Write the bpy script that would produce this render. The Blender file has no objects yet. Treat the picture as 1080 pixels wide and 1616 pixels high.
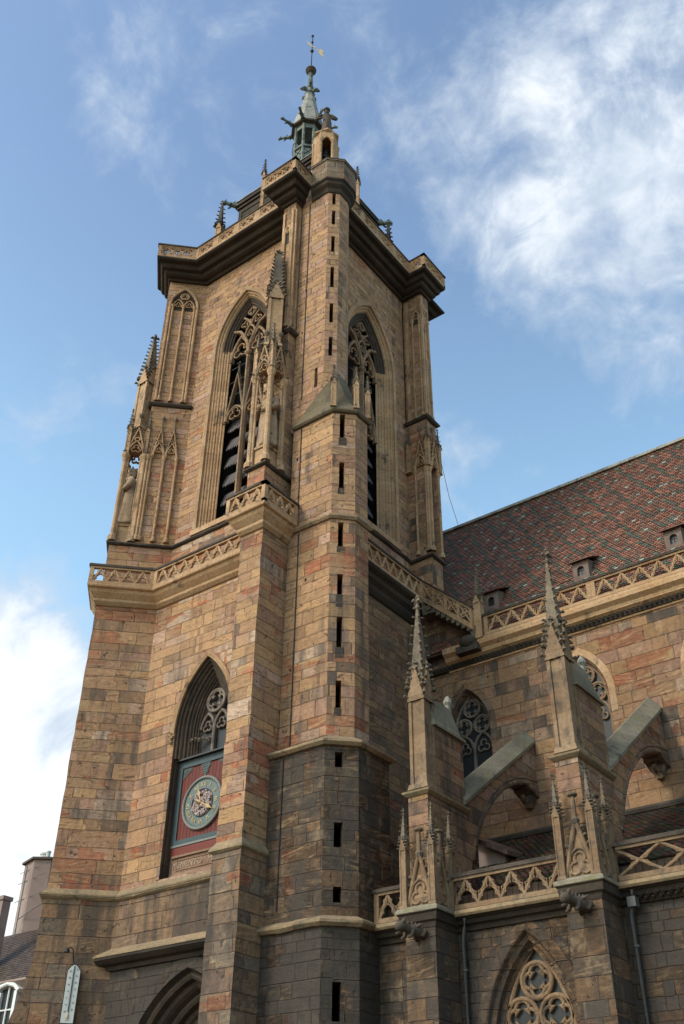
import bpy, bmesh, math, random
from math import sin, cos, pi, sqrt, atan2, radians, floor
from mathutils import Vector, Matrix
random.seed(7)
R2 = sqrt(2.0)

# ------------------------------------------------------------------ camera, sky, sun, exposure
scene = bpy.context.scene
COL = scene.collection

cam_data = bpy.data.cameras.new("camera")
cam_data.sensor_fit = 'VERTICAL'
cam_data.sensor_height = 36.0
cam_data.lens = 36.0 * 1614.5 / 1616.0
cam_data.clip_start = 0.1
cam_data.clip_end = 4000.0
cam = bpy.data.objects.new("camera", cam_data)
COL.objects.link(cam)
_p, _r, _y = 0.620657369, 0.0131145009, 0.653472585
_F = Vector((-sin(_y) * cos(_p), cos(_y) * cos(_p), sin(_p)))
_R = Vector((cos(_y), sin(_y), 0))
_U = _R.cross(_F)
_R2 = _R * cos(_r) + _U * sin(_r)
_U2 = _U * cos(_r) - _R * sin(_r)
cam.matrix_world = Matrix(((_R2.x, _U2.x, -_F.x, 0), (_R2.y, _U2.y, -_F.y, 0), (_R2.z, _U2.z, -_F.z, 1.6), (0, 0, 0, 1)))
scene.camera = cam

scene.view_settings.view_transform = 'Standard'
scene.view_settings.look = 'None'
scene.view_settings.exposure = EXPOSURE = 1.0
scene.view_settings.gamma = 1.0
scene.cycles.max_bounces = 6

SUN_DIR = Vector((-0.29, -0.68, 0.62)).normalized()      # towards the sun
SUN_EL = math.asin(SUN_DIR.z)
SUN_ROT = atan2(SUN_DIR.x, SUN_DIR.y)
SUN_STRENGTH = 1.10
SKY_STRENGTH = 0.15
SKY_TINT = (0.90, 0.92, 0.88)
SKY_TINT_LOW = (1.22, 1.30, 1.10)
CLOUD_THIN = (2.1, 2.45, 2.9)
CLOUD_THICK = (3.6, 3.75, 3.9)
sd = bpy.data.lights.new("sun", 'SUN')
sd.energy = SUN_STRENGTH
sd.angle = radians(11)
sd.color = (1.0, 0.93, 0.83)
sun = bpy.data.objects.new("sun", sd)
COL.objects.link(sun)
sun.rotation_euler = (-SUN_DIR).to_track_quat('-Z', 'Y').to_euler()
sun.location = (0, 0, 90)

def unit(a):
    return Vector(a).normalized()

world = bpy.data.worlds.new("World")
scene.world = world
world.use_nodes = True

class NT:
    """small node-tree writer"""
    def __init__(s, tree):
        s.t = tree
    def n(s, typ, **kw):
        nd = s.t.nodes.new(typ)
        for k, v in kw.items():
            setattr(nd, k, v)
        return nd
    def put(s, sock, v):
        if v is None:
            return
        if hasattr(v, 'is_output'):
            s.t.links.new(v, sock)
        else:
            sock.default_value = v
    def m(s, op, a, b=None, c=None, clamp=False):
        nd = s.n('ShaderNodeMath', operation=op, use_clamp=clamp)
        for i, v in enumerate((a, b, c)):
            s.put(nd.inputs[i], v)
        return nd.outputs[0]
    def vm(s, op, a, b=None):
        nd = s.n('ShaderNodeVectorMath', operation=op)
        s.put(nd.inputs[0], a)
        if b is not None:
            s.put(nd.inputs[1], b)
        return nd.outputs['Value'] if op in ('DOT_PRODUCT', 'LENGTH', 'DISTANCE') else nd.outputs[0]
    def xyz(s, x, y, z=0.0):
        nd = s.n('ShaderNodeCombineXYZ')
        for i, v in enumerate((x, y, z)):
            s.put(nd.inputs[i], v)
        return nd.outputs[0]
    def sep(s, v):
        nd = s.n('ShaderNodeSeparateXYZ')
        s.put(nd.inputs[0], v)
        return nd.outputs
    def noise(s, vec, scale, detail=3.0, rough=0.55, dist=0.0):
        nd = s.n('ShaderNodeTexNoise')
        s.put(nd.inputs['Vector'], vec)
        nd.inputs['Scale'].default_value = scale
        nd.inputs['Detail'].default_value = detail
        nd.inputs['Roughness'].default_value = rough
        nd.inputs['Distortion'].default_value = dist
        return nd.outputs['Fac']
    def white(s, vec):
        nd = s.n('ShaderNodeTexWhiteNoise', noise_dimensions='3D')
        s.put(nd.inputs['Vector'], vec)
        return nd.outputs['Value'], nd.outputs['Color']
    def step(s, v, a, b, to0=0.0, to1=1.0):
        nd = s.n('ShaderNodeMapRange', interpolation_type='SMOOTHSTEP')
        s.put(nd.inputs[0], v)
        for i, q in enumerate((a, b, to0, to1)):
            s.put(nd.inputs[i + 1], q)
        return nd.outputs[0]
    def mix(s, f, a, b, blend='MIX'):
        nd = s.n('ShaderNodeMix', data_type='RGBA', blend_type=blend)
        s.put(nd.inputs[0], f)
        s.put(nd.inputs[6], a if hasattr(a, 'is_output') else (*a, 1.0))
        s.put(nd.inputs[7], b if hasattr(b, 'is_output') else (*b, 1.0))
        return nd.outputs[2]
    def ramp(s, f, stops, interp='LINEAR'):
        nd = s.n('ShaderNodeValToRGB')
        r = nd.color_ramp
        r.interpolation = interp
        while len(r.elements) < len(stops):
            r.elements.new(0.5)
        for e, (p, c) in zip(r.elements, stops):
            e.position = p
            e.color = (*c, 1.0)
        s.put(nd.inputs[0], f)
        return nd.outputs[0]

# sky: Nishita daylight with broken cloud, laid out by direction
w = NT(world.node_tree)
world.node_tree.nodes.clear()
sky = w.n('ShaderNodeTexSky', sky_type='NISHITA', sun_disc=False)
sky.sun_elevation = SUN_EL
sky.sun_rotation = SUN_ROT
sky.air_density = 1.0
sky.dust_density = 1.2
sky.ozone_density = 1.3
tc = w.n('ShaderNodeTexCoord').outputs['Generated']
dirn = w.vm('NORMALIZE', tc)
# two octaves of ragged noise, stretched a little, decide where the cloud is broken
n1 = w.noise(w.vm('MULTIPLY', dirn, (1.0, 1.0, 1.25)), 6.5, 10.0, 0.60, 0.5)
n2 = w.noise(w.vm('ADD', dirn, (3.1, 1.7, 0.4)), 21.0, 9.0, 0.62, 0.5)
nse = w.m('SUBTRACT', w.m('ADD', w.m('MULTIPLY', n1, 2.3), w.m('MULTIPLY', n2, 0.95)), 1.62)
# broad cloud banks, by direction
BANKS = [((-0.115, 0.530, 0.840), 0.26, 0.50), ((-0.150, 0.610, 0.780), 0.20, 0.30), ((-0.170, 0.665, 0.727), 0.17, 0.48),
         ((-0.264, 0.478, 0.838), 0.15, 0.42), ((-0.290, 0.554, 0.778), 0.15, 0.36), ((-0.740, 0.484, 0.467), 0.11, 0.45),
         ((-0.770, 0.520, 0.370), 0.13, 0.75), ((-0.785, 0.550, 0.280), 0.26, 1.8), ((-0.435, 0.270, 0.859), 0.13, 0.24),
         ((-0.522, 0.301, 0.798), 0.12, 0.20), ((-0.199, 0.718, 0.665), 0.08, 0.26), ((-0.434, 0.406, 0.804), 0.12, 0.16),
         ((-0.228, 0.540, 0.810), 0.055, -0.40), ((-0.325, 0.640, 0.695), 0.07, -0.25), ((-0.190, 0.632, 0.751), 0.045, -0.30),
         ((-0.280, 0.720, 0.635), 0.13, -0.35), ((-0.628, 0.356, 0.692), 0.20, -0.20), ((0.30, -0.30, 0.90), 0.7, 0.35), ((0.8, 0.4, 0.45), 0.7, 0.45)]
fld = w.m('ADD', w.m('MULTIPLY', nse, 0.95), -0.14)
for dv, rad, amp in BANKS:
    d = w.vm('DISTANCE', dirn, tuple(unit(dv)))
    fld = w.m('ADD', fld, w.m('MULTIPLY', w.step(d, rad, 0.0), amp))
thin = w.step(fld, -0.10, 0.85)
thick = w.step(fld, 0.25, 1.10)
n3 = w.noise(w.vm('ADD', dirn, (1.3, 4.2, 2.2)), 9.0, 8.0, 0.6, 0.4)
cloud_col = w.mix(w.m('MULTIPLY', thick, w.step(n3, .30, .54)), CLOUD_THIN, CLOUD_THICK)
tint = w.mix(w.step(w.sep(dirn)[2], .86, .50), SKY_TINT, SKY_TINT_LOW)
col = w.mix(w.m('MULTIPLY', thin, 0.97), w.mix(1.0, sky.outputs[0], tint, 'MULTIPLY'), cloud_col)
bg = w.n('ShaderNodeBackground')
w.put(bg.inputs[0], col)
bg.inputs[1].default_value = SKY_STRENGTH
wo = w.n('ShaderNodeOutputWorld')
w.t.links.new(bg.outputs[0], wo.inputs[0])

# ------------------------------------------------------------------ materials
def new_mat(name):
    m = bpy.data.materials.new(name)
    m.use_nodes = True
    t = NT(m.node_tree)
    m.node_tree.nodes.clear()
    out = t.n('ShaderNodeOutputMaterial')
    b = t.n('ShaderNodeBsdfPrincipled')
    b.inputs['Roughness'].default_value = 0.9
    b.inputs['Specular IOR Level'].default_value = 0.25
    t.t.links.new(b.outputs[0], out.inputs[0])
    return m, t, b

def bump(t, b, h, strength=0.6, dist=0.03):
    nd = t.n('ShaderNodeBump')
    nd.inputs['Strength'].default_value = strength
    nd.inputs['Distance'].default_value = dist
    t.put(nd.inputs['Height'], h)
    t.t.links.new(nd.outputs[0], b.inputs['Normal'])

TAN, TAN2, OCHRE, PINK, PALE = (.372, .213, .116), (.318, .180, .100), (.385, .222, .107), (.355, .197, .138), (.42, .298, .22)
ROSE, RED, BROWN, PURPLE, GREY, SOOT = (.28, .145, .09), (.30, .078, .036), (.20, .12, .072), (.13, .09, .075), (.18, .14, .11), (.05, .042, .036)
def mixc(a, b, k):
    return tuple(p + (q - p) * k for p, q in zip(a, b))
SANDS = [(TAN, 3), (TAN2, 2), (mixc(TAN, PINK, .6), 2), (OCHRE, 2), (mixc(TAN, OCHRE, .5), 2), (PINK, 1.6), (mixc(PINK, PALE, .5), 1.2), (mixc(TAN2, BROWN, .4), 1.2), (mixc(TAN, ROSE, .5), 1)]
DULLS = [(BROWN, 3), (TAN2, 2), (mixc(BROWN, GREY, .5), 2), (GREY, 2), (mixc(TAN2, GREY, .5), 2), (PURPLE, 1.2), (mixc(BROWN, PURPLE, .5), 1.5), (mixc(BROWN, TAN, .5), 2)]
BLACKS = [(mixc(BROWN, SOOT, .5), 2), (PURPLE, 2), (mixc(PURPLE, SOOT, .5), 2), (SOOT, 1.5), (mixc(GREY, SOOT, .5), 2), (BROWN, 1)]

def ashlar(name, stones, course=0.36, length=0.72, red=0.25, soot=0.25, soot_scale=0.35, strata=0.25, mortar=0.5, mcol=(.30, .21, .14),
           gain=1.0, soot_col=SOOT, rubble=0.0):
    """squared sandstone blocks: per-stone colour, bedding streaks, soot stains, pits, joints"""
    m, t, b = new_mat(name)
    uv = t.n('ShaderNodeUVMap').outputs[0]
    pos = t.n('ShaderNodeNewGeometry').outputs['Position']
    rnd = t.n('ShaderNodeObjectInfo').outputs['Random']
    u, v, _ = t.sep(uv)
    if rubble:
        wob = t.noise(uv, 2.3, 2.0)
        u = t.m('ADD', u, t.m('MULTIPLY', wob, rubble))
        v = t.m('ADD', v, t.m('MULTIPLY', t.noise(t.vm('ADD', uv, (9, 3, 0)), 2.3, 2.0), rubble))
    v2 = t.m('ADD', v, t.m('ADD', t.m('MULTIPLY', t.m('SINE', t.m('MULTIPLY', v, 2.13)), .10), t.m('MULTIPLY', t.m('SINE', t.m('MULTIPLY', v, 5.31)), .045)))
    vr = t.m('DIVIDE', v2, course)
    row = t.m('FLOOR', vr)
    wr, _ = t.white(t.xyz(row, 3.7, 1.1))
    ul = t.m('MULTIPLY', t.m('DIVIDE', u, length), t.m('ADD', .75, t.m('MULTIPLY', wr, .55)))
    u2 = t.m('ADD', ul, t.m('MULTIPLY', wr, 37.0))
    u3 = t.m('ADD', u2, t.m('MULTIPLY', t.m('SINE', t.m('ADD', t.m('MULTIPLY', u2, 2.7), t.m('MULTIPLY', wr, 50.0))), .34))
    colm = t.m('FLOOR', u3)
    wv, wc = t.white(t.xyz(colm, row, t.m('FLOOR', t.m('MULTIPLY', rnd, 40.0))))
    wx, wy, wz = t.sep(wc)
    tot = sum(k for _, k in stones)
    acc, stops = 0.0, []
    for s_, k in stones:
        stops.append((acc / tot, s_))
        acc += k
    c = t.ramp(wv, stops, 'CONSTANT')
    # clusters of red stone
    low = t.noise(t.vm('MULTIPLY', pos, (.22, .22, .75)), 1.0, 3.0)
    redm = t.step(t.m('ADD', wy, t.m('MULTIPLY', t.m('SUBTRACT', low, .5), 3.2)), 1.12 - red * .5, 1.14 - red * .5)
    c = t.mix(t.m('MULTIPLY', redm, t.m('ADD', .55, t.m('MULTIPLY', wx, .45))), c, RED)
    # brightness of each stone
    c = t.mix(.16, c, TAN2 if soot < .4 else BROWN)
    c = t.mix(1.0, c, t.xyz(*[t.m('MULTIPLY', t.m('ADD', .80, t.m('MULTIPLY', wz, .34)), gain)] * 3), 'MULTIPLY')
    # blotches that run across the joints
    bl = t.noise(pos, 1.1, 6.0, .68, .3)
    c = t.mix(t.m('MULTIPLY', t.step(bl, .48, .70), .55), c, (.21, .135, .085))
    c = t.mix(t.m('MULTIPLY', t.step(bl, .46, .30), .45), c, (.38, .27, .165))
    # bedding streaks, tilted a little differently in each stone
    tilt = t.m('MULTIPLY', t.m('SUBTRACT', wx, .5), .5)
    sv = t.xyz(t.m('MULTIPLY', u, .9), t.m('MULTIPLY', t.m('ADD', v, t.m('MULTIPLY', u, tilt)), 9.0), t.m('MULTIPLY', wv, 30.0))
    st = t.noise(sv, 1.3, 4.0, .65)
    c = t.mix(t.m('MULTIPLY', t.step(st, .50, .68), strata * 2.2), c, t.mix(wy, (.16, .075, .04), (.36, .24, .13)))
    c = t.mix(t.m('MULTIPLY', t.step(st, .44, .28), strata * 1.9), c, (.10, .06, .038))
    # fine grain
    g = t.noise(pos, 7.0, 5.0, .7)
    c = t.mix(1.0, c, t.xyz(*[t.m('ADD', .36, t.m('MULTIPLY', g, 1.28))] * 3), 'MULTIPLY')
    # soot and run-off stains
    s1 = t.noise(t.vm('MULTIPLY', pos, (1.0, 1.0, .45)), soot_scale, 5.0, .62, .4)
    s2 = t.noise(t.vm('MULTIPLY', pos, (2.6, 2.6, .30)), 1.0, 4.0, .6)
    sm = t.m('ADD', t.m('MULTIPLY', s1, .50), t.m('ADD', t.m('MULTIPLY', s2, .38), t.m('MULTIPLY', wx, .12)))
    lo = .615 - soot * .30
    c = t.mix(t.m('MULTIPLY', t.step(sm, lo, lo + .13), .84), c, soot_col)
    # pits and knocks
    pit = t.step(t.noise(pos, 5.0, 3.0, .5), .672, .70)
    c = t.mix(t.m('MULTIPLY', pit, .75), c, (.05, .035, .025))
    # joints
    fu = t.m('FRACT', u3)
    fv = t.m('FRACT', vr)
    du = t.m('MULTIPLY', t.m('MINIMUM', fu, t.m('SUBTRACT', 1.0, fu)), length)
    dv_ = t.m('MULTIPLY', t.m('MINIMUM', fv, t.m('SUBTRACT', 1.0, fv)), course)
    dj = t.m('MINIMUM', du, dv_)
    jit = t.m('MULTIPLY', t.noise(pos, 3.0, 3.0), .026)
    joint = t.step(dj, t.m('ADD', .004, jit), .001)
    jn = t.step(t.noise(pos, .9, 3.0), .38, .62)
    c = t.mix(t.m('MULTIPLY', joint, mortar), c, t.mix(jn, (.10, .068, .048), mcol))
    t.put(b.inputs['Base Color'], c)
    h = t.m('ADD', t.m('MULTIPLY', joint, -1.0), t.m('ADD', t.m('MULTIPLY', wz, .45), t.m('ADD', t.m('MULTIPLY', g, .9), t.m('MULTIPLY', st, .35))))
    h = t.m('ADD', h, t.m('MULTIPLY', pit, -.8))
    bump(t, b, h, 1.0, 0.045)
    return m

def carved(name, base=TAN, alt=PALE, soot=0.3, soot_col=(.06, .05, .043), grain=9.0, rough=.92, lichen=None):
    """plain dressed stone of mouldings, tracery and statues"""
    m, t, b = new_mat(name)
    b.inputs['Roughness'].default_value = rough
    pos = t.n('ShaderNodeNewGeometry').outputs['Position']
    n1 = t.noise(pos, .8, 4.0, .6)
    c = t.mix(t.step(n1, .35, .66), base, alt)
    g = t.noise(pos, grain, 6.0, .7)
    c = t.mix(1.0, c, t.xyz(*[t.m('ADD', .36, t.m('MULTIPLY', g, 1.28))] * 3), 'MULTIPLY')
    # courses: each drum or block a shade of its own, with a thin joint
    _x, _y, pz = t.sep(pos)
    zr = t.m('DIVIDE', t.m('ADD', pz, t.m('MULTIPLY', t.n('ShaderNodeObjectInfo').outputs['Random'], .5)), .64)
    wv, _c = t.white(t.xyz(t.m('FLOOR', zr), t.n('ShaderNodeObjectInfo').outputs['Random'], 2.0))
    c = t.mix(1.0, c, t.xyz(*[t.m('ADD', .82, t.m('MULTIPLY', wv, .34))] * 3), 'MULTIPLY')
    fz = t.m('FRACT', zr)
    jz = t.step(t.m('MINIMUM', fz, t.m('SUBTRACT', 1.0, fz)), .022, .008)
    c = t.mix(t.m('MULTIPLY', jz, .45), c, (.09, .06, .04))
    s = t.m('ADD', t.m('MULTIPLY', t.noise(t.vm('MULTIPLY', pos, (1.7, 1.7, .7)), .9, 5.0, .65), .65), t.m('MULTIPLY', t.noise(pos, 4.0, 4.0), .35))
    lo = .72 - soot * .42
    c = t.mix(t.m('MULTIPLY', t.step(s, lo, lo + .15), .85), c, soot_col)
    if lichen:
        c = t.mix(t.m('MULTIPLY', t.step(t.noise(t.vm('ADD', pos, (5, 8, 2)), 2.2, 5.0, .7), .5, .66), .7), c, lichen)
    t.put(b.inputs['Base Color'], c)
    bump(t, b, g, 0.7, 0.04)
    return m

def plain(name, base, rough=.7, metal=0.0, var=.25, scale=3.0, alt=None, spec=.3):
    m, t, b = new_mat(name)
    b.inputs['Roughness'].default_value = rough
    b.inputs['Metallic'].default_value = metal
    b.inputs['Specular IOR Level'].default_value = spec
    pos = t.n('ShaderNodeNewGeometry').outputs['Position']
    g = t.noise(pos, scale, 5.0, .65)
    c = t.mix(1.0, base, t.xyz(*[t.m('ADD', 1 - var, t.m('MULTIPLY', g, 2 * var))] * 3), 'MULTIPLY')
    if alt:
        c = t.mix(t.step(t.noise(t.vm('ADD', pos, (3, 1, 7)), scale * .6, 5.0, .65), .46, .62), c, alt)
    t.put(b.inputs['Base Color'], c)
    bump(t, b, g, .25, .02)
    return m

def tiles_mat(name):
    m, t, b = new_mat(name)
    b.inputs['Roughness'].default_value = .55
    at = t.n('ShaderNodeAttribute', attribute_name='tile').outputs['Color']
    pos = t.n('ShaderNodeNewGeometry').outputs['Position']
    g = t.noise(pos, 9.0, 4.0, .7)
    c = t.mix(1.0, at, t.xyz(*[t.m('ADD', .5, t.m('MULTIPLY', g, 1.0))] * 3), 'MULTIPLY')
    dirt = t.step(t.noise(pos, .7, 5.0, .65), .5, .75)
    c = t.mix(t.m('MULTIPLY', dirt, .5), c, (.05, .035, .03))
    t.put(b.inputs['Base Color'], c)
    return m

def planks(name, base, pitch=.16, horiz=False):
    m, t, b = new_mat(name)
    uv = t.n('ShaderNodeUVMap').outputs[0]
    u, v, _ = t.sep(uv)
    if horiz:
        u, v = v, u
    k = t.m('DIVIDE', u, pitch)
    wv, _c = t.white(t.xyz(t.m('FLOOR', k), 1.0, 2.0))
    fr = t.m('FRACT', k)
    gap = t.step(t.m('MINIMUM', fr, t.m('SUBTRACT', 1.0, fr)), .09, .02)
    g = t.noise(t.xyz(t.m('MULTIPLY', u, 14.0), t.m('MULTIPLY', v, 1.2), wv), 2.0, 4.0)
    c = t.mix(1.0, base, t.xyz(*[t.m('ADD', t.m('MULTIPLY', wv, .3), t.m('ADD', .4, t.m('MULTIPLY', g, .9)))] * 3), 'MULTIPLY')
    c = t.mix(t.m('MULTIPLY', gap, .8), c, (.02, .008, .006))
    t.put(b.inputs['Base Color'], c)
    b.inputs['Roughness'].default_value = .65
    bump(t, b, t.m('MULTIPLY', gap, -1.0), .6, .02)
    return m

M = {}
M['upper'] = ashlar('upper sandstone', SANDS + [(ROSE, .5)], .36, .95, red=-.10, soot=.20, strata=.46, mortar=.17)
M['mid'] = ashlar('middle sandstone', SANDS + [(PALE, .9), (BROWN, .5), (PURPLE, .25)], .44, 1.02, red=.44, soot=.33, strata=.46, mortar=.18, soot_col=(.095, .07, .055))
M['low'] = ashlar('weathered lower sandstone', DULLS + SANDS[:4] + [(PALE, .4)], .46, 1.0, red=.05, soot=.50, strata=.30, mortar=.35, gain=.72)
M['dark'] = ashlar('soot stained sandstone', DULLS + [(SOOT, .6)], .42, .78, red=.06, soot=.58, strata=.25, mortar=.45, mcol=(.13, .10, .08), gain=.31)
M['black'] = ashlar('black crusted stone', BLACKS, .36, .66, red=.0, soot=.85, strata=.15, mortar=.5, mcol=(.10, .085, .07), gain=.21)
M['rwall'] = ashlar('brown east sandstone', DULLS[:3] + SANDS[:4] + [(ROSE, 1.5), (PINK, 1)], .36, .74, red=.12, soot=.38, strata=.3, mortar=.4, gain=.66)
M['nave'] = ashlar('rosy nave sandstone', SANDS + [(PALE, 2.5), (ROSE, 1), (PINK, 1.5), (PURPLE, .6)], .46, .95, red=.20, soot=.32, strata=.36, mortar=.18, gain=.66)
M['aisle'] = ashlar('dark rubble masonry', DULLS + BLACKS, .30, .46, red=.05, soot=.66, strata=.15, mortar=.5, mcol=(.11, .09, .07), gain=.24, rubble=.09)
M['pier'] = ashlar('grey brown pier stone', DULLS + [(PINK, 1), (PALE, .8)], .46, .80, red=.04, soot=.52, strata=.22, mortar=.3, gain=.37)
M['carve'] = carved('dressed sandstone', (.34, .20, .104), (.39, .25, .145), .46)
M['carve3'] = carved('shaded dressed sandstone', (.19, .118, .068), (.22, .148, .092), .50)  # copy of the dressed sandstone, darkened for the shade low along the aisle
M['carve2'] = carved('pale dressed sandstone', (.33, .20, .11), (.38, .25, .15), .44)
M['string'] = carved('weathered string stone', (.27, .185, .108), (.20, .145, .09), .42, lichen=(.16, .14, .085))
M['spire'] = carved('grey weathered stone', (.125, .098, .072), (.18, .135, .092), .55)
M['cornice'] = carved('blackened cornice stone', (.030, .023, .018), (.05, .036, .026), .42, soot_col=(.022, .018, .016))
M['coping'] = carved('dark coping stone', (.045, .036, .03), (.075, .058, .046), .5, soot_col=(.03, .026, .023))
M['lichen'] = carved('lichened cap stone', (.155, .132, .095), (.21, .18, .13), .45, lichen=(.16, .145, .06))
M['moss'] = carved('mossy brown cap stone', (.115, .088, .055), (.15, .115, .075), .45, lichen=(.10, .095, .05))
M['jamb'] = carved('soot and shade jamb stone', (.065, .045, .032), (.05, .036, .026), .5, soot_col=(.03, .024, .02))  # dark colour holds the shade of recesses as well as soot
M['parapet'] = ashlar('grey parapet stone', [(GREY, 1), ((.22, .165, .115), 1), ((.2, .15, .11), 1), (BROWN, 1)], .45, .9, red=0, soot=.4, mortar=.4, gain=.9)
M['trac'] = carved('tracery stone', (.27, .165, .092), (.21, .145, .095), .5)
M['darktrac'] = carved('grey tracery stone', (.20, .16, .13), (.13, .10, .085), .48)
M['statue'] = carved('statue sandstone', (.27, .18, .11), (.32, .22, .145), .42)
M['statuedark'] = carved('dark statue stone', (.075, .056, .043), (.10, .075, .055), .5)
M['lead'] = plain('lead sheet', (.25, .24, .20), .65, 0.0, .35, 2.0, (.11, .105, .09))
M['copper'] = plain('green copper', (.125, .15, .128), .7, 0.0, .45, 3.5, (.06, .066, .056))
M['iron'] = plain('dark iron', (.025, .025, .028), .6, .3)
M['gold'] = plain('gilt metal', (.34, .235, .12), .5, .4, .25, 5.0)
M['dullgold'] = plain('dull gilt metal', (.42, .31, .17), .6, .2, .3, 5.0)
M['faint'] = plain('worn stone lettering', (.33, .23, .165), .9)
M['glass'] = plain('dark leaded glass', (.016, .018, .021), .45, 0.0, .5, 6.0, spec=.25)
M['void'] = plain('near black filler', (.02, .018, .016), .95)  # near-black filler, the darkness of the interiors is in its colour
M['shingle'] = planks('weathered grey shingle', (.105, .088, .085), .14)
M['redwood'] = planks('red painted boards', (.115, .024, .017), .17)
M['redbeam'] = planks('red painted beam', (.12, .026, .018), .3, True)
M['teal'] = plain('teal painted wood', (.042, .062, .070), .65, 0, .35, 3.0)
M['dial'] = plain('grey teal dial enamel', (.10, .128, .124), .6, 0, .35, 5.0)
M['dialrim'] = plain('pale grey dial rim', (.16, .16, .148), .65)
M['filigree'] = plain('pink grey filigree', (.36, .27, .25), .6, 0, .4, 14.0)
M['plaque'] = carved('brown plaque stone', (.21, .125, .085), (.25, .155, .105), .2)
M['white'] = plain('white enamel', (.46, .46, .44), .45, 0, .08, 3.0)
M['ink'] = plain('black enamel', (.03, .03, .035), .5)
M['bronze'] = plain('dark bronze', (.045, .045, .04), .45, .6)
M['pipe'] = plain('dark zinc pipe', (.09, .09, .09), .6, .2)
M['tile'] = tiles_mat('glazed roof tile')
M['wood'] = planks('old brown board', (.10, .065, .045), .2)
M['plaster'] = plain('pink grey render', (.27, .20, .175), .9, 0, .2, .8, (.23, .165, .145))
M['dormer'] = plain('brown grey render', (.165, .118, .098), .9, 0, .3, 1.6, (.11, .08, .068))
M['slate'] = plain('brown plain tile', (.075, .052, .042), .8)
M['trim'] = plain('white painted trim', (.62, .62, .60), .5, 0, .1)

# ------------------------------------------------------------------ mesh helpers
class Fr:
    """a wall frame: u along the wall, w out of it, z up"""
    def __init__(s, x, y, deg=0.0):
        a = radians(deg)
        s.o = (x, y)
        s.U = (cos(a), sin(a))
        s.N = (sin(a), -cos(a))
    def __call__(s, u, w_, z):
        return (s.o[0] + u * s.U[0] + w_ * s.N[0], s.o[1] + u * s.U[1] + w_ * s.N[1], z)

ID = Fr(0, 0, 0)                       # here w points to -Y
def seg(p, q):
    return Fr(p[0], p[1], math.degrees(atan2(q[1] - p[1], q[0] - p[0]))), math.hypot(q[0] - p[0], q[1] - p[1])

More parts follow.
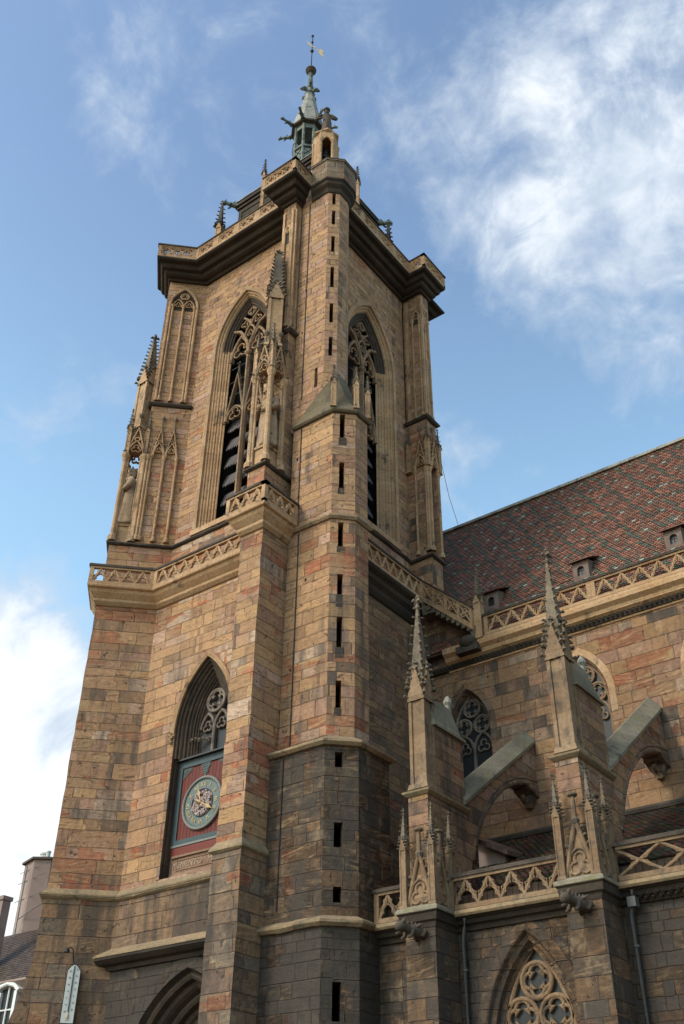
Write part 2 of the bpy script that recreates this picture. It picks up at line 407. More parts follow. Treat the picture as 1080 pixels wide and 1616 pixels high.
class MB:
    def __init__(s, fr=ID):
        s.v, s.f, s.fr, s.cols = [], [], fr, []
    def P(s, u, w_, z):
        s.v.append(s.fr(u, w_, z))
        return len(s.v) - 1
    def W(s, x, y, z):
        s.v.append((x, y, z))
        return len(s.v) - 1
    def face(s, idx):
        s.f.append(tuple(idx))
    def rings(s, rings, cap0=True, cap1=True, closed=True):
        n = len(rings[0])
        for a, b in zip(rings, rings[1:]):
            for i in range(n if closed else n - 1):
                j = (i + 1) % n
                s.face((a[i], a[j], b[j], b[i]))
        if cap0:
            s.face(rings[0][::-1])
        if cap1:
            s.face(rings[-1])
    def box(s, u0, u1, w0, w1, z0, z1):
        r0 = [s.P(u0, w1, z0), s.P(u1, w1, z0), s.P(u1, w0, z0), s.P(u0, w0, z0)]
        r1 = [s.P(u0, w1, z1), s.P(u1, w1, z1), s.P(u1, w0, z1), s.P(u0, w0, z1)]
        s.rings([r0, r1])
        return s
    def taper(s, u, w_, z0, z1, a0, a1, b0=None, b1=None):
        b0 = a0 if b0 is None else b0
        b1 = a1 if b1 is None else b1
        r = []
        for z, a, b in ((z0, a0, b0), (z1, a1, b1)):
            r.append([s.P(u - a, w_ + b, z), s.P(u + a, w_ + b, z), s.P(u + a, w_ - b, z), s.P(u - a, w_ - b, z)])
        s.rings(r)
        return s
    def ext(s, pts, w0, w1):
        """outline in the wall plane (u, z), given thickness"""
        a = [s.P(u, w1, z) for u, z in pts]
        b = [s.P(u, w0, z) for u, z in pts]
        s.rings([b, a])
        return s
    def prism(s, pts, z0, z1, cap0=True, cap1=True):
        """plan outline (world x, y)"""
        a = [s.W(x, y, z0) for x, y in pts]
        b = [s.W(x, y, z1) for x, y in pts]
        s.rings([a, b], cap0, cap1)
        return s
    def lathe(s, u, w_, prof, n=8, rot=0.0, cap0=True, cap1=True):
        r = [[s.P(u + rr * cos(rot + 2 * pi * i / n), w_ - rr * sin(rot + 2 * pi * i / n), z) for i in range(n)] for rr, z in prof]
        s.rings(r, cap0, cap1)
        return s
    def ell(s, c, r, n=8, k=5):
        """ellipsoid in frame coordinates"""
        rs = []
        for j in range(1, k):
            t = pi * j / k
            rs.append([s.P(c[0] + r[0] * sin(t) * cos(2 * pi * i / n), c[1] - r[1] * sin(t) * sin(2 * pi * i / n), c[2] - r[2] * cos(t)) for i in range(n)])
        lo, hi = s.P(c[0], c[1], c[2] - r[2]), s.P(c[0], c[1], c[2] + r[2])
        s.rings(rs, False, False)
        for i in range(n):
            s.face((lo, rs[0][(i + 1) % n], rs[0][i]))
            s.face((hi, rs[-1][i], rs[-1][(i + 1) % n]))
        return s
    def blob(s, u, w_, z, r, rz=None):
        rz = r if rz is None else rz
        p = [s.P(u + r, w_, z), s.P(u, w_ + r, z), s.P(u - r, w_, z), s.P(u, w_ - r, z)]
        t, b = s.P(u, w_, z + rz), s.P(u, w_, z - rz)
        for i in range(4):
            s.face((p[i], p[(i + 1) % 4], t))
            s.face((p[(i + 1) % 4], p[i], b))
        return s
    def tube(s, pts, r, n=6):
        """round bar along frame-space points; r a number or a list"""
        P = [Vector(p) for p in pts]
        rs = []
        for i, p in enumerate(P):
            d = (P[min(i + 1, len(P) - 1)] - P[max(i - 1, 0)]).normalized()
            a = d.cross(Vector((0, 0, 1)))
            if a.length < 1e-3:
                a = Vector((1, 0, 0))
            a.normalize()
            b = d.cross(a)
            rr = r[i] if isinstance(r, (list, tuple)) else r
            rs.append([s.P(*(p + a * rr * cos(2 * pi * k / n) + b * rr * sin(2 * pi * k / n))) for k in range(n)])
        s.rings(rs)
        return s
    def ribbon(s, pts, hw, w0, w1, closed=False, ch=.5):
        """moulded bar along a line (u, z) of the wall plane"""
        n = len(pts)
        wm = w1 - hw * ch
        rs = []
        for i in range(n):
            if closed:
                p0, p1 = pts[i - 1], pts[(i + 1) % n]
            else:
                p0, p1 = pts[max(i - 1, 0)], pts[min(i + 1, n - 1)]
            q = pts[i]
            def nrm(a, b):
                l = math.hypot(b[0] - a[0], b[1] - a[1]) or 1
                return (-(b[1] - a[1]) / l, (b[0] - a[0]) / l)
            na = nrm(p0, q) if p0 != q else nrm(q, p1)
            nb = nrm(q, p1) if q != p1 else na
            mx, mz = na[0] + nb[0], na[1] + nb[1]
            l = math.hypot(mx, mz) or 1
            mx, mz = mx / l, mz / l
            k = 1 / max(.45, mx * na[0] + mz * na[1])
            h = hw * k
            prof = [(-h, w0), (-h, wm), (-h * .4, w1), (h * .4, w1), (h, wm), (h, w0)]
            rs.append([s.P(q[0] + mx * a, b, q[1] + mz * a) for a, b in prof])
        if closed:
            rs.append(rs[0])
            s.rings(rs, False, False)
        else:
            s.rings(rs)
        return s
    def sweep(s, prof, path):
        """profile [(d, w)] swept round path(d) -> [(u, z)]"""
        g = [[s.P(u, w_, z) for u, z in path(d)] for d, w_ in prof]
        for a, b in zip(g, g[1:]):
            for i in range(len(a) - 1):
                s.face((a[i], b[i], b[i + 1], a[i + 1]))
        return s
    def strip(s, paths):
        """loft through equal-length plan paths [(pts, z)], outside on the right"""
        g = [[s.W(x, y, z) for x, y in pts] for pts, z in paths]
        for a, b in zip(g, g[1:]):
            for i in range(len(a) - 1):
                s.face((a[i], a[i + 1], b[i + 1], b[i]))
        return s
    def strip3(s, rows):
        g = [[s.W(*p) for p in r] for r in rows]
        for a, b in zip(g, g[1:]):
            for i in range(len(a) - 1):
                s.face((a[i], a[i + 1], b[i + 1], b[i]))
        return s
    def add(s, other_v, other_f):
        o = len(s.v)
        s.v += other_v
        s.f += [tuple(o + i for i in f) for f in other_f]
        return s

def lerp_path(a, b, t):
    return [(p[0] + (q[0] - p[0]) * t, p[1] + (q[1] - p[1]) * t) for p, q in zip(a, b)]

def off_path(pts, d):
    """offset an open plan path to its right by d, mitred"""
    out = []
    n = len(pts)
    for i, q in enumerate(pts):
        def nr(a, b):
            l = math.hypot(b[0] - a[0], b[1] - a[1])
            return ((b[1] - a[1]) / l, -(b[0] - a[0]) / l)
        na = nr(pts[i - 1], q) if i else nr(q, pts[1])
        nb = nr(q, pts[i + 1]) if i < n - 1 else na
        mx, my = na[0] + nb[0], na[1] + nb[1]
        l = math.hypot(mx, my) or 1
        mx, my = mx / l, my / l
        k = d / max(.3, mx * na[0] + my * na[1])
        out.append((q[0] + mx * k, q[1] + my * k))
    return out

def densify(pts, step=.45):
    out = []
    for p, q in zip(pts, pts[1:]):
        n = max(1, int(math.hypot(q[0] - p[0], q[1] - p[1]) / step))
        out += [(p[0] + (q[0] - p[0]) * i / n, p[1] + (q[1] - p[1]) * i / n) for i in range(n)]
    return out + [pts[-1]]

def worn(paths, amp=.012, seed=1):
    """chip and wobble the outer edges of a ledge: paths as for MB.strip, densified alike"""
    rnd = random.Random(seed)
    n = len(paths[0][0])
    chips = [rnd.random() for _ in range(n)]
    res = []
    for k, (pts, z) in enumerate(paths):
        if k in (0, len(paths) - 1):
            res.append([(x, y, z) for x, y in pts])
        else:
            res.append([(x + rnd.uniform(-amp, amp) * .7, y + rnd.uniform(-amp, amp) * .7, z + rnd.uniform(-amp, amp) * .7 - (.03 if c > .9 else 0)) for (x, y), c in zip(pts, chips)])
    return res

def rough(mb, pts, z0, z1, seed=1, amp=.016, step=.44, keep=(0, -1)):
    """wall strip whose arrises are slightly uneven, course by course"""
    rnd = random.Random(seed)
    n = max(1, int((z1 - z0) / step))
    ks = {k % len(pts) for k in keep}
    rows = []
    for j in range(n + 1):
        z = z0 + (z1 - z0) * j / n
        rows.append([(x, y, z) if i in ks or j in (0, n) else (x + rnd.uniform(-amp, amp), y + rnd.uniform(-amp, amp), z) for i, (x, y) in enumerate(pts)])
    mb.strip3(rows)

def build(name, mb, mat, parent=None, smooth=False, label=None):
    me = bpy.data.meshes.new(name)
    me.from_pydata(mb.v, [], mb.f)
    bm = bmesh.new()
    bm.from_mesh(me)
    bmesh.ops.recalc_face_normals(bm, faces=bm.faces)
    uvl = bm.loops.layers.uv.new('UVMap')
    for f in bm.faces:
        nx, ny, nz = f.normal
        if abs(nz) > .8:
            for l in f.loops:
                l[uvl].uv = (l.vert.co.x, l.vert.co.y)
        else:
            h = math.hypot(nx, ny) or 1
            tx, ty = -ny / h, nx / h
            for l in f.loops:
                x, y, z = l.vert.co
                l[uvl].uv = (x * tx + y * ty, z)
        f.smooth = smooth
    bm.to_mesh(me)
    bm.free()
    if mb.cols:
        at = me.color_attributes.new('tile', 'FLOAT_COLOR', 'CORNER')
        i = 0
        buf = []
        for p in me.polygons:
            c = mb.cols[p.index] if p.index < len(mb.cols) else (.1, .05, .04)
            buf += [*c, 1.0] * p.loop_total
        at.data.foreach_set('color', buf)
    me.materials.append(mat)
    o = bpy.data.objects.new(name, me)
    COL.objects.link(o)
    if parent is not None:
        o.parent = parent
        p, loc = parent, Vector((0, 0, 0))
        while p is not None:
            loc = loc - p.location
            p = p.parent
        o.location = loc
    if label:
        o['label'] = label
    return o

def thing(name, label, cat, loc=(0, 0, 0), group=None):
    o = bpy.data.objects.new(name, None)
    o.empty_display_size = .2
    COL.objects.link(o)
    o.location = loc
    return tag(o, label, cat, group)

def tag(o, label, cat, group=None, kind=None):
    o['label'] = label
    o['category'] = cat
    if group:
        o['group'] = group
    return o

def struct(name, mb, mat):
    o = build(name, mb, mat)
    o['kind'] = 'structure'
    return o

def copy_thing(o, dx, label=None):
    def cp(s, parent):
        c = s.copy()
        COL.objects.link(c)
        c.parent = parent
        for ch in s.children:
            cp(ch, c)
        return c
    c = cp(o, None)
    c.location = (o.location[0] + dx, o.location[1], o.location[2])
    if label:
        c['label'] = label
    return c

def text_mesh(body, size, depth):
    cu = bpy.data.curves.new('lettering', 'FONT')
    cu.body = body
    cu.size = size
    cu.extrude = depth
    cu.align_x = 'CENTER'
    cu.align_y = 'CENTER'
    cu.resolution_u = 3
    o = bpy.data.objects.new('lettering', cu)
    COL.objects.link(o)
    dg = bpy.context.evaluated_depsgraph_get()
    me = bpy.data.meshes.new_from_object(o.evaluated_get(dg))
    v = [tuple(p.co) for p in me.vertices]
    f = [tuple(p.vertices) for p in me.polygons]
    bpy.data.objects.remove(o)
    bpy.data.curves.remove(cu)
    bpy.data.meshes.remove(me)
    return v, f

def put_text(mb, body, size, u, z, w_, depth=.006, ang=0.0):
    v, f = text_mesh(body, size, depth)
    ca, sa = cos(ang), sin(ang)
    mb.add([mb.fr(u + x * ca - y * sa, w_ + q, z + x * sa + y * ca) for x, y, q in v], f)

# ------------------------------------------------------------------ gothic helpers
def arcpts(cx, cz, r, a0, a1, n):
    return [(cx + r * cos(a0 + (a1 - a0) * i / n), cz + r * sin(a0 + (a1 - a0) * i / n)) for i in range(n + 1)]

def radius_for(a, h):
    return (h * h + a * a) / (2 * a)

def arch_line(uc, a, h, zs, zb=None, d=0.0, n=9):
    """pointed arch through springs uc +- a at zs and apex zs + h, offset outwards by d, with jambs down to zb"""
    R = radius_for(a, h)
    c = R - a
    Rd = R + d
    t = math.acos(max(-1, min(1, c / Rd)))
    right = [(uc - c + Rd * cos(t * i / n), zs + Rd * sin(t * i / n)) for i in range(n + 1)]
    left = [(2 * uc - u, z) for u, z in right]
    pts = left + right[-2::-1]
    if zb is not None:
        pts = [(uc - a - d, zb)] + pts + [(uc + a + d, zb)]
    return pts

def arch_wall(mb, u0, u1, z0, z1, holes, n=9, w_=0.0):
    """flat wall with pointed openings (uc, a, h, zs, zb), left to right"""
    def q(a, b, c, d):
        if b - a > 1e-4 and d - c > 1e-4:
            mb.face((mb.P(a, w_, c), mb.P(b, w_, c), mb.P(b, w_, d), mb.P(a, w_, d)))
    x = u0
    for uc, a, h, zs, zb in holes:
        q(x, uc - a, z0, z1)
        q(uc - a, uc + a, z0, zb)
        L = arch_line(uc, a, h, zs, None, 0, n)
        for p, r in zip(L, L[1:]):
            mb.face((mb.P(p[0], w_, p[1]), mb.P(r[0], w_, r[1]), mb.P(r[0], w_, z1), mb.P(p[0], w_, z1)))
        x = uc + a
    q(x, u1, z0, z1)
    return mb

def slit_wall(mb, u0, u1, z0, z1, holes, depth=.45, w_=0.0, reveal=.0):
    """flat wall with rectangular slits (ua, ub, za, zb), each with deep reveals"""
    us = sorted({u0, u1, *[h[0] for h in holes], *[h[1] for h in holes]})
    zs = sorted({z0, z1, *[h[2] for h in holes], *[h[3] for h in holes]})
    for a, b in zip(us, us[1:]):
        for c, d in zip(zs, zs[1:]):
            mu, mz = (a + b) / 2, (c + d) / 2
            if any(h[0] < mu < h[1] and h[2] < mz < h[3] for h in holes):
                continue
            mb.face((mb.P(a, w_, c), mb.P(b, w_, c), mb.P(b, w_, d), mb.P(a, w_, d)))
    for a, b, c, d in holes:
        f = [mb.P(a, w_, c), mb.P(b, w_, c), mb.P(b, w_, d), mb.P(a, w_, d)]
        k = [mb.P(a, w_ - depth, c), mb.P(b, w_ - depth, c), mb.P(b, w_ - depth, d), mb.P(a, w_ - depth, d)]
        for i in range(4):
            j = (i + 1) % 4
            mb.face((f[i], f[j], k[j], k[i]))
    return mb

def foil(cx, cz, r, n, rot=pi / 2, k=6):
    """n-lobed outline"""
    pts = []
    rc = r * .52
    lr = r - rc
    span = pi / 2 + pi / n
    for i in range(n):
        a = rot + 2 * pi * i / n
        pts += arcpts(cx + rc * cos(a), cz + rc * sin(a), lr, a - span * .86, a + span * .86, k)
    return pts

def circle(cx, cz, r, n=18):
    return arcpts(cx, cz, r, 0, 2 * pi * (n - 1) / n, n - 1)

def jamb_prof(inset, depth, rolls, w0=0.0):
    """stepped and hollowed jamb: from the wall face inwards and backwards"""
    p = [(0.0, w0)]
    for i in range(rolls):
        d0, q0 = -inset * i / rolls, w0 - depth * i / rolls
        di, dq = inset / rolls, depth / rolls
        p += [(d0 - di * .12, q0 - dq * .30), (d0 - di * .34, q0 - dq * .22), (d0 - di * .52, q0 - dq * .34), (d0 - di * .60, q0 - dq * .72),
              (d0 - di * .86, q0 - dq * .80), (d0 - di, q0 - dq)]
    return p

def hood(mb, path, w_=0.0, d0=.02, d1=.17, out=.11):
    return mb.sweep([(d1, w_ - .01), (d1, w_ + out * .55), (d0 + (d1 - d0) * .6, w_ + out), (d0, w_ + out * .6), (d0, w_ - .01)], path)

def colonnette(mb, u, w_, z0, z1, r=.08, n=8):
    mb.lathe(u, w_, [(r * 1.9, z0), (r * 1.9, z0 + r * 2.2), (r * 1.3, z0 + r * 3.2), (r, z0 + r * 3.6), (r, z1 - r * 3.6), (r * 1.25, z1 - r * 3.4), (r * 1.1, z1 - r * 3.0),
                     (r * 1.8, z1 - r * 1.2), (r * 1.9, z1)], n)

def finial(mb, u, w_, z, s):
    """crossed leaves and a knob"""
    mb.lathe(u, w_, [(s * .28, z - s * .6), (s * .42, z - s * .3), (s * .24, z), (s * .22, z + s * .9)], 6)
    for a in range(4):
        dx, dy = cos(a * pi / 2 + .6), sin(a * pi / 2 + .6)
        mb.tube([(u + dx * s * .1, w_ + dy * s * .1, z + s * .5), (u + dx * s * .6, w_ + dy * s * .6, z + s * .75), (u + dx * s * .85, w_ + dy * s * .85, z + s * .45)], [s * .26, s * .27, s * .12], 5)
    mb.blob(u, w_, z + s * 1.35, s * .36, s * .55)

def crocket(mb, u, w_, z, dx, dy, s):
    mb.tube([(u, w_, z), (u + dx * s * .9, w_ + dy * s * .9, z + s * .35), (u + dx * s * 1.25, w_ + dy * s * 1.25, z + s * .05)], [s * .32, s * .42, s * .16], 5)

def fluted(s):
    """square plan with a shallow panel in each side"""
    k, d = s * .62, s * .16
    return [(-s, -s), (-k, -s), (-k, -s + d), (k, -s + d), (k, -s), (s, -s), (s, -k), (s - d, -k), (s - d, k), (s, k), (s, s), (k, s), (k, s - d), (-k, s - d), (-k, s),
            (-s, s), (-s, k), (-s + d, k), (-s + d, -k), (-s, -k)]

def pinnacle(fr, u, w_, z0, s, hs, hg, hp, parent, mat='carve', smat='spire', nc=7, name='pinnacle', cap=.42, knop=True, tip=.10):
    """square fluted shaft, four gablets, crocketed spire; returns the shaft object"""
    a = MB(fr)
    fl = fluted(s)
    if hs > 0:
        r = [[a.P(u + x, w_ + y, z) for x, y in fl] for z in (z0, z0 + hs)]
        a.rings(r)
        a.taper(u, w_, z0 - .02, z0 + s * .5, s * 1.25, s * 1.12)
    z1 = z0 + hs
    for k in range(4):
        c, d = cos(k * pi / 2), sin(k * pi / 2)
        # local: e along the side, o outwards
        def pt(e, o, z):
            return a.P(u + e * c + o * d, w_ - e * d + o * c, z)
        tri = [(-s * 1.12, z1 - s * .3), (s * 1.12, z1 - s * .3), (0, z1 + hg)]
        f0 = [pt(e, s * .3, z) for e, z in tri]
        f1 = [pt(e, s * 1.08, z) for e, z in tri]
        a.rings([f0, f1])
    sp = MB(fr)
    zb = z1 + hg * .30
    sp.taper(u, w_, zb, z1 + hg + hp, s * .86, s * tip)
    for k in range(4):
        c, d = cos(k * pi / 2), sin(k * pi / 2)
        c2, d2 = cos(k * pi / 2 + pi / 4), sin(k * pi / 2 + pi / 4)
        for i in range(4):
            t = (i + .5) / 4
            for sg in (-1, 1):
                e = sg * s * 1.12 * (1 - t)
                z = z1 - s * .3 + (hg + s * .3) * t
                crocket(sp, u + e * c + s * 1.05 * d, w_ - e * d + s * 1.05 * c, z, sg * c * .8 + d * .5, -sg * d * .8 + c * .5, s * cap * 1.05)
        finial(sp, u + s * .9 * d, w_ + s * .9 * c, z1 + hg, s * .42)
        for i in range(nc):
            t = (i + .6) / nc
            rr = (s * .86 + (s * tip - s * .86) * t) * R2 * .96
            crocket(sp, u + c2 * rr, w_ + d2 * rr, zb + (z1 + hg + hp - zb) * t, c2, d2, s * cap * (1.12 - .45 * t))
    if knop:
        finial(sp, u, w_, z1 + hg + hp, s * .8)
    o = build(name, a, M[mat], parent)
    build('spire', sp, M[smat], o)
    return o

def gable(mb, uc, a, zs, za, w0, w1, bar=.06, foilr=None, arch_h=None, crock=.1, darkmb=None):
    """crocketed open gable over a pointed arch, its springs at zs and its point at za"""
    h = arch_h or (za - zs) * .5
    mb.ribbon([(uc - a * 1.08, zs), (uc, za), (uc + a * 1.08, zs)], bar, w0, w1)
    mb.ribbon(arch_line(uc, a * .86, h, zs, None, 0, 6), bar * .75, w0, w1)
    f = foilr or a * .27
    zc = zs + h + f * .75
    mb.ribbon(circle(uc, zc, f, 12), bar * .5, w0, w1, True)
    mb.ribbon(foil(uc, zs + h * .42, a * .55, 3, pi / 2), bar * .4, w0, w1 - .02, True)
    d = darkmb or mb
    n = 6
    for sg in (-1, 1):
        for i in range(n):
            t = (i + .5) / n
            crocket(d, uc + sg * (a * 1.08 * (1 - t) + bar * .6), (w0 + w1) / 2, zs + (za - zs) * t, sg * .8, .5, crock)
    d.lathe(uc, (w0 + w1) / 2, [(bar * .9, za - .12), (bar * .7, za + (za - zs) * .32), (bar * .8, za + (za - zs) * .4)], 6)
    d.lathe(uc, (w0 + w1) / 2, [(bar * 1.0, za + (za - zs) * .38), (bar * 2.2, za + (za - zs) * .46), (bar * 2.2, za + (za - zs) * .52), (bar * .8, za + (za - zs) * .56)], 8)

def quatre_panel(mb, u0, u1, z0, z1, w0, w1):
    """pierced panel: frame and a row of roundels with foils"""
    fr_ = .05
    mb.box(u0, u1, w0, w1, z0, z0 + fr_)
    mb.box(u0, u1, w0, w1, z1 - fr_, z1)
    mb.box(u0, u0 + fr_, w0, w1, z0 + fr_, z1 - fr_)
    mb.box(u1 - fr_, u1, w0, w1, z0 + fr_, z1 - fr_)
    H = z1 - z0 - 2 * fr_
    n = max(1, round((u1 - u0 - 2 * fr_) / H))
    p = (u1 - u0 - 2 * fr_) / n
    for i in range(n):
        c = u0 + fr_ + p * (i + .5)
        zc = (z0 + z1) / 2
        r = min(p, H) / 2
        mb.ribbon(circle(c, zc, r * .96, 12), .032, w0 + .02, w1 - .01, True)
        mb.ribbon(foil(c, zc, r * .86, 4, pi / 4 if i % 2 else 0, 5), .026, w0 + .02, w1 - .02, True)
        mb.blob(c, (w0 + w1) / 2, zc, r * .2)
        for sx in (-1, 1):
            for sz in (-1, 1):
                mb.blob(c + sx * p * .44, (w0 + w1) / 2, zc + sz * H * .42, r * .17)

def zig_panel(mb, u0, u1, z0, z1, w0, w1, pitch, cross=False, bar=.04):
    """pierced panel of leaning bars with cusped triangles"""
    n = max(1, round((u1 - u0) / pitch))
    p = (u1 - u0) / n
    e = (w1 - w0) * .1
    for i in range(n):
        a, b = u0 + p * i, u0 + p * (i + 1)
        c = (a + b) / 2
        def cusped(p, q, w_a, w_b):
            mb.ribbon([p, q], bar, w_a, w_b)
            L = math.hypot(q[0] - p[0], q[1] - p[1])
            nx, nz = -(q[1] - p[1]) / L, (q[0] - p[0]) / L
            k = min(.115, .22 * pitch) * (.55 if cross else 1)
            for sg in (-1, 1):
                for c0, span in ((.36, .26), (.72, .18)) if sg * (q[1] - p[1]) * 1 > 0 else ((.64, .26), (.28, .18)):
                    def at(t, o):
                        return (p[0] + (q[0] - p[0]) * t + nx * o * sg, p[1] + (q[1] - p[1]) * t + nz * o * sg)
                    kk = k * span / .26
                    mb.ribbon([at(c0 - span, 0), at(c0 - span * .6, kk * .38), at(c0 - span * .2, kk * .52), at(c0, kk)], bar * .34, w_a + e, w_b - e)
                    mb.ribbon([at(c0, kk), at(c0 + span * .2, kk * .52), at(c0 + span * .6, kk * .38), at(c0 + span, 0)], bar * .34, w_a + e, w_b - e * .9)
        if cross:
            cusped((a, z0), (b, z1), w0, w1)
            cusped((a, z1), (b, z0), w0 + e, w1 - e)
        else:
            cusped((a, z0), (c, z1), w0, w1)
            cusped((c, z1), (b, z0), w0 + e, w1 - e)

def balustrade(name, pts, z0, z1, kind, parent, pitch=.75, mat='carve', cmat='coping', th=.16, posts=True, post_every=99, skip=(), base=.13):
    """pierced parapet along the plan path; the outer face on the path"""
    mb, cp = MB(), MB()
    for i, (p, q) in enumerate(zip(pts, pts[1:])):
        if i in skip:
            continue
        fr, L = seg(p, q)
        mb.fr = cp.fr = fr
        mb.box(0, L, -th, 0, z0, z0 + base)
        mb.box(0, L, -th, 0, z1 - .15, z1 - .07)
        cp.box(-.05, L + .05, -th - .04, .05, z1 - .068, z1 + .01)
        cp.box(-.03, L + .03, -th - .01, .025, z1 + .012, z1 + .05)
        m = max(1, round(L / post_every)) if post_every < 90 else 1
        pw = .17
        for k in range(m):
            a, b = L * k / m, L * (k + 1) / m
            if posts:
                mb.box(a + .002, a + pw, -th - .004, .006, z0 + base, z1 - .15)
                mb.box(b - pw, b - .002, -th - .004, .006, z0 + base, z1 - .15)
            else:
                pw = 0
            if kind == 'quatre':
                quatre_panel(mb, a + pw + .02, b - pw - .02, z0 + base + .02, z1 - .17, -th + .02, -.015)
            else:
                zig_panel(mb, a + pw, b - pw, z0 + base - .01, z1 - .14, -th + .03, -.02, pitch, kind == 'cross')
    o = build(name, mb, M[mat], parent)
    build('coping', cp, M[cmat], o)
    return o

def fig_rings(mb, cx, cw, rings, n=20, fold=.0, seed=0):
    """elliptic rings (z, ru, rw, du, dw, foldamp)"""
    rs = []
    for z, ru, rw, du, dw, fa in rings:
        r = []
        for i in range(n):
            t = 2 * pi * i / n
            k = 1 + fa * sin(5 * t + seed + z * .8) + fa * .6 * sin(9 * t + 2 * seed)
            r.append(mb.P(cx + du + ru * k * cos(t), cw + dw + rw * k * sin(t), z))
        rs.append(r)
    mb.rings(rs)

def statue_body(mb, u, w_, z0, h, seed=0, akimbo=False, orb=True, slim=1.0):
    """standing robed figure of height h, one surface with arms and a face"""
    s = h
    fig_rings(mb, u, w_, [(q[0], q[1] * slim, q[2] * slim, *q[3:]) for q in [(z0, .17 * s, .13 * s, 0, 0, .10), (z0 + .03 * s, .165 * s, .128 * s, 0, 0, .12), (z0 + .22 * s, .145 * s, .11 * s, .01 * s, 0, .12), (z0 + .42 * s, .135 * s, .105 * s, .015 * s, 0, .09),
                           (z0 + .56 * s, .125 * s, .095 * s, .01 * s, 0, .05), (z0 + .64 * s, .125 * s, .09 * s, 0, 0, .03), (z0 + .73 * s, .145 * s, .09 * s, 0, 0, .015), (z0 + .80 * s, .135 * s, .08 * s, 0, 0, .0),
                           (z0 + .835 * s, .07 * s, .06 * s, 0, .005 * s, 0), (z0 + .86 * s, .042 * s / slim, .045 * s / slim, 0, .012 * s, 0)]], 24, seed=seed)
    hz = z0 + .925 * s
    mb.ell((u, w_ + .02 * s, hz), (.055 * s, .062 * s, .075 * s), 12, 8)
    mb.tube([(u, w_ + .078 * s, hz + .02 * s), (u, w_ + .098 * s, hz - .012 * s), (u, w_ + .078 * s, hz - .018 * s)], [.008 * s, .015 * s, .008 * s], 5)     # nose
    for sg in (-1, 1):
        mb.ell((u + sg * .022 * s, w_ + .075 * s, hz + .008 * s), (.010 * s, .008 * s, .006 * s), 6, 4)
        mb.ell((u + sg * .057 * s, w_ + .015 * s, hz), (.01 * s, .018 * s, .022 * s), 6, 4)
        mb.tube([(u + sg * .010 * s, w_ + .08 * s, hz + .026 * s), (u + sg * .036 * s, w_ + .07 * s, hz + .026 * s)], .006 * s, 5)
    mb.tube([(u - .018 * s, w_ + .078 * s, hz - .035 * s), (u, w_ + .084 * s, hz - .036 * s), (u + .018 * s, w_ + .078 * s, hz - .035 * s)], .006 * s, 5)
    # beard and hair
    mb.ell((u, w_ + .055 * s, hz - .075 * s), (.042 * s, .035 * s, .055 * s), 10, 6)
    mb.ell((u, w_ - .005 * s, hz + .01 * s), (.066 * s, .066 * s, .075 * s), 10, 6)
    if akimbo:
        for sg in (-1, 1):
            mb.tube([(u + sg * .12 * s, w_, z0 + .785 * s), (u + sg * .25 * s, w_ - .01 * s, z0 + .66 * s), (u + sg * .23 * s, w_ + .01 * s, z0 + .62 * s), (u + sg * .125 * s, w_ + .07 * s, z0 + .56 * s)],
                    [.045 * s, .042 * s, .036 * s, .028 * s], 8)
            for k in range(4):
                mb.tube([(u + sg * .13 * s, w_ + .075 * s, z0 + (.575 - k * .012) * s), (u + sg * .085 * s, w_ + .105 * s, z0 + (.570 - k * .014) * s)], .008 * s, 5)
            mb.tube([(u + sg * .135 * s, w_ + .07 * s, z0 + .575 * s), (u + sg * .12 * s, w_ + .1 * s, z0 + .60 * s)], .009 * s, 5)
    else:
        mb.tube([(u - .125 * s, w_, z0 + .785 * s), (u - .165 * s, w_ + .01 * s, z0 + .66 * s), (u - .15 * s, w_ + .05 * s, z0 + .60 * s), (u - .05 * s, w_ + .125 * s, z0 + .635 * s)], [.045 * s, .045 * s, .04 * s, .026 * s], 8)
        mb.tube([(u + .125 * s, w_, z0 + .785 * s), (u + .17 * s, w_ + .01 * s, z0 + .65 * s), (u + .15 * s, w_ + .06 * s, z0 + .585 * s), (u + .03 * s, w_ + .13 * s, z0 + .60 * s)], [.045 * s, .048 * s, .042 * s, .026 * s], 8)
        for sx, zz in ((-.035, .645), (.02, .61)):
            for k in range(4):
                mb.tube([(u + (sx + .012 * k - .018) * s, w_ + .125 * s, z0 + (zz - .008) * s), (u + (sx + .012 * k - .018) * s, w_ + .148 * s, z0 + (zz + .008) * s), (u + (sx + .012 * k - .018) * s, w_ + .145 * s, z0 + (zz + .022) * s)], .0065 * s, 5)
            mb.tube([(u + (sx - .03) * s, w_ + .12 * s, z0 + zz * s), (u + (sx - .028) * s, w_ + .135 * s, z0 + (zz + .025) * s)], .008 * s, 5)
    return hz
# ------------------------------------------------------------------ ground
g = MB()
g.face([g.W(-400, -300, 0), g.W(400, -300, 0), g.W(400, 500, 0), g.W(-400, 500, 0)])
M['ground'] = ashlar('grey square paving', [((.075, .07, .065), 1), ((.09, .083, .075), 1), ((.065, .06, .056), 1)], .3, .3, red=0, soot=.2, mortar=.5, mcol=(.08, .075, .07))
struct('ground', g, M['ground'])

# ================================================================== THE TOWER
tower = thing('church_tower', 'tall square sandstone bell tower with stair turret, corner buttresses and lantern spire', 'church tower', (-25.2, 29.7, 0))

def diag(u, c):
    return ((R2 * u + c) / 2, (R2 * u - c) / 2)

def dpath(u, c, xw, wd=1.45):
    A = diag(u, c)
    H = (A[0] - wd * .7071, A[1] + wd * .7071)
    return [(xw, 34.35), (xw, xw - (H[0] - H[1])), H, A]

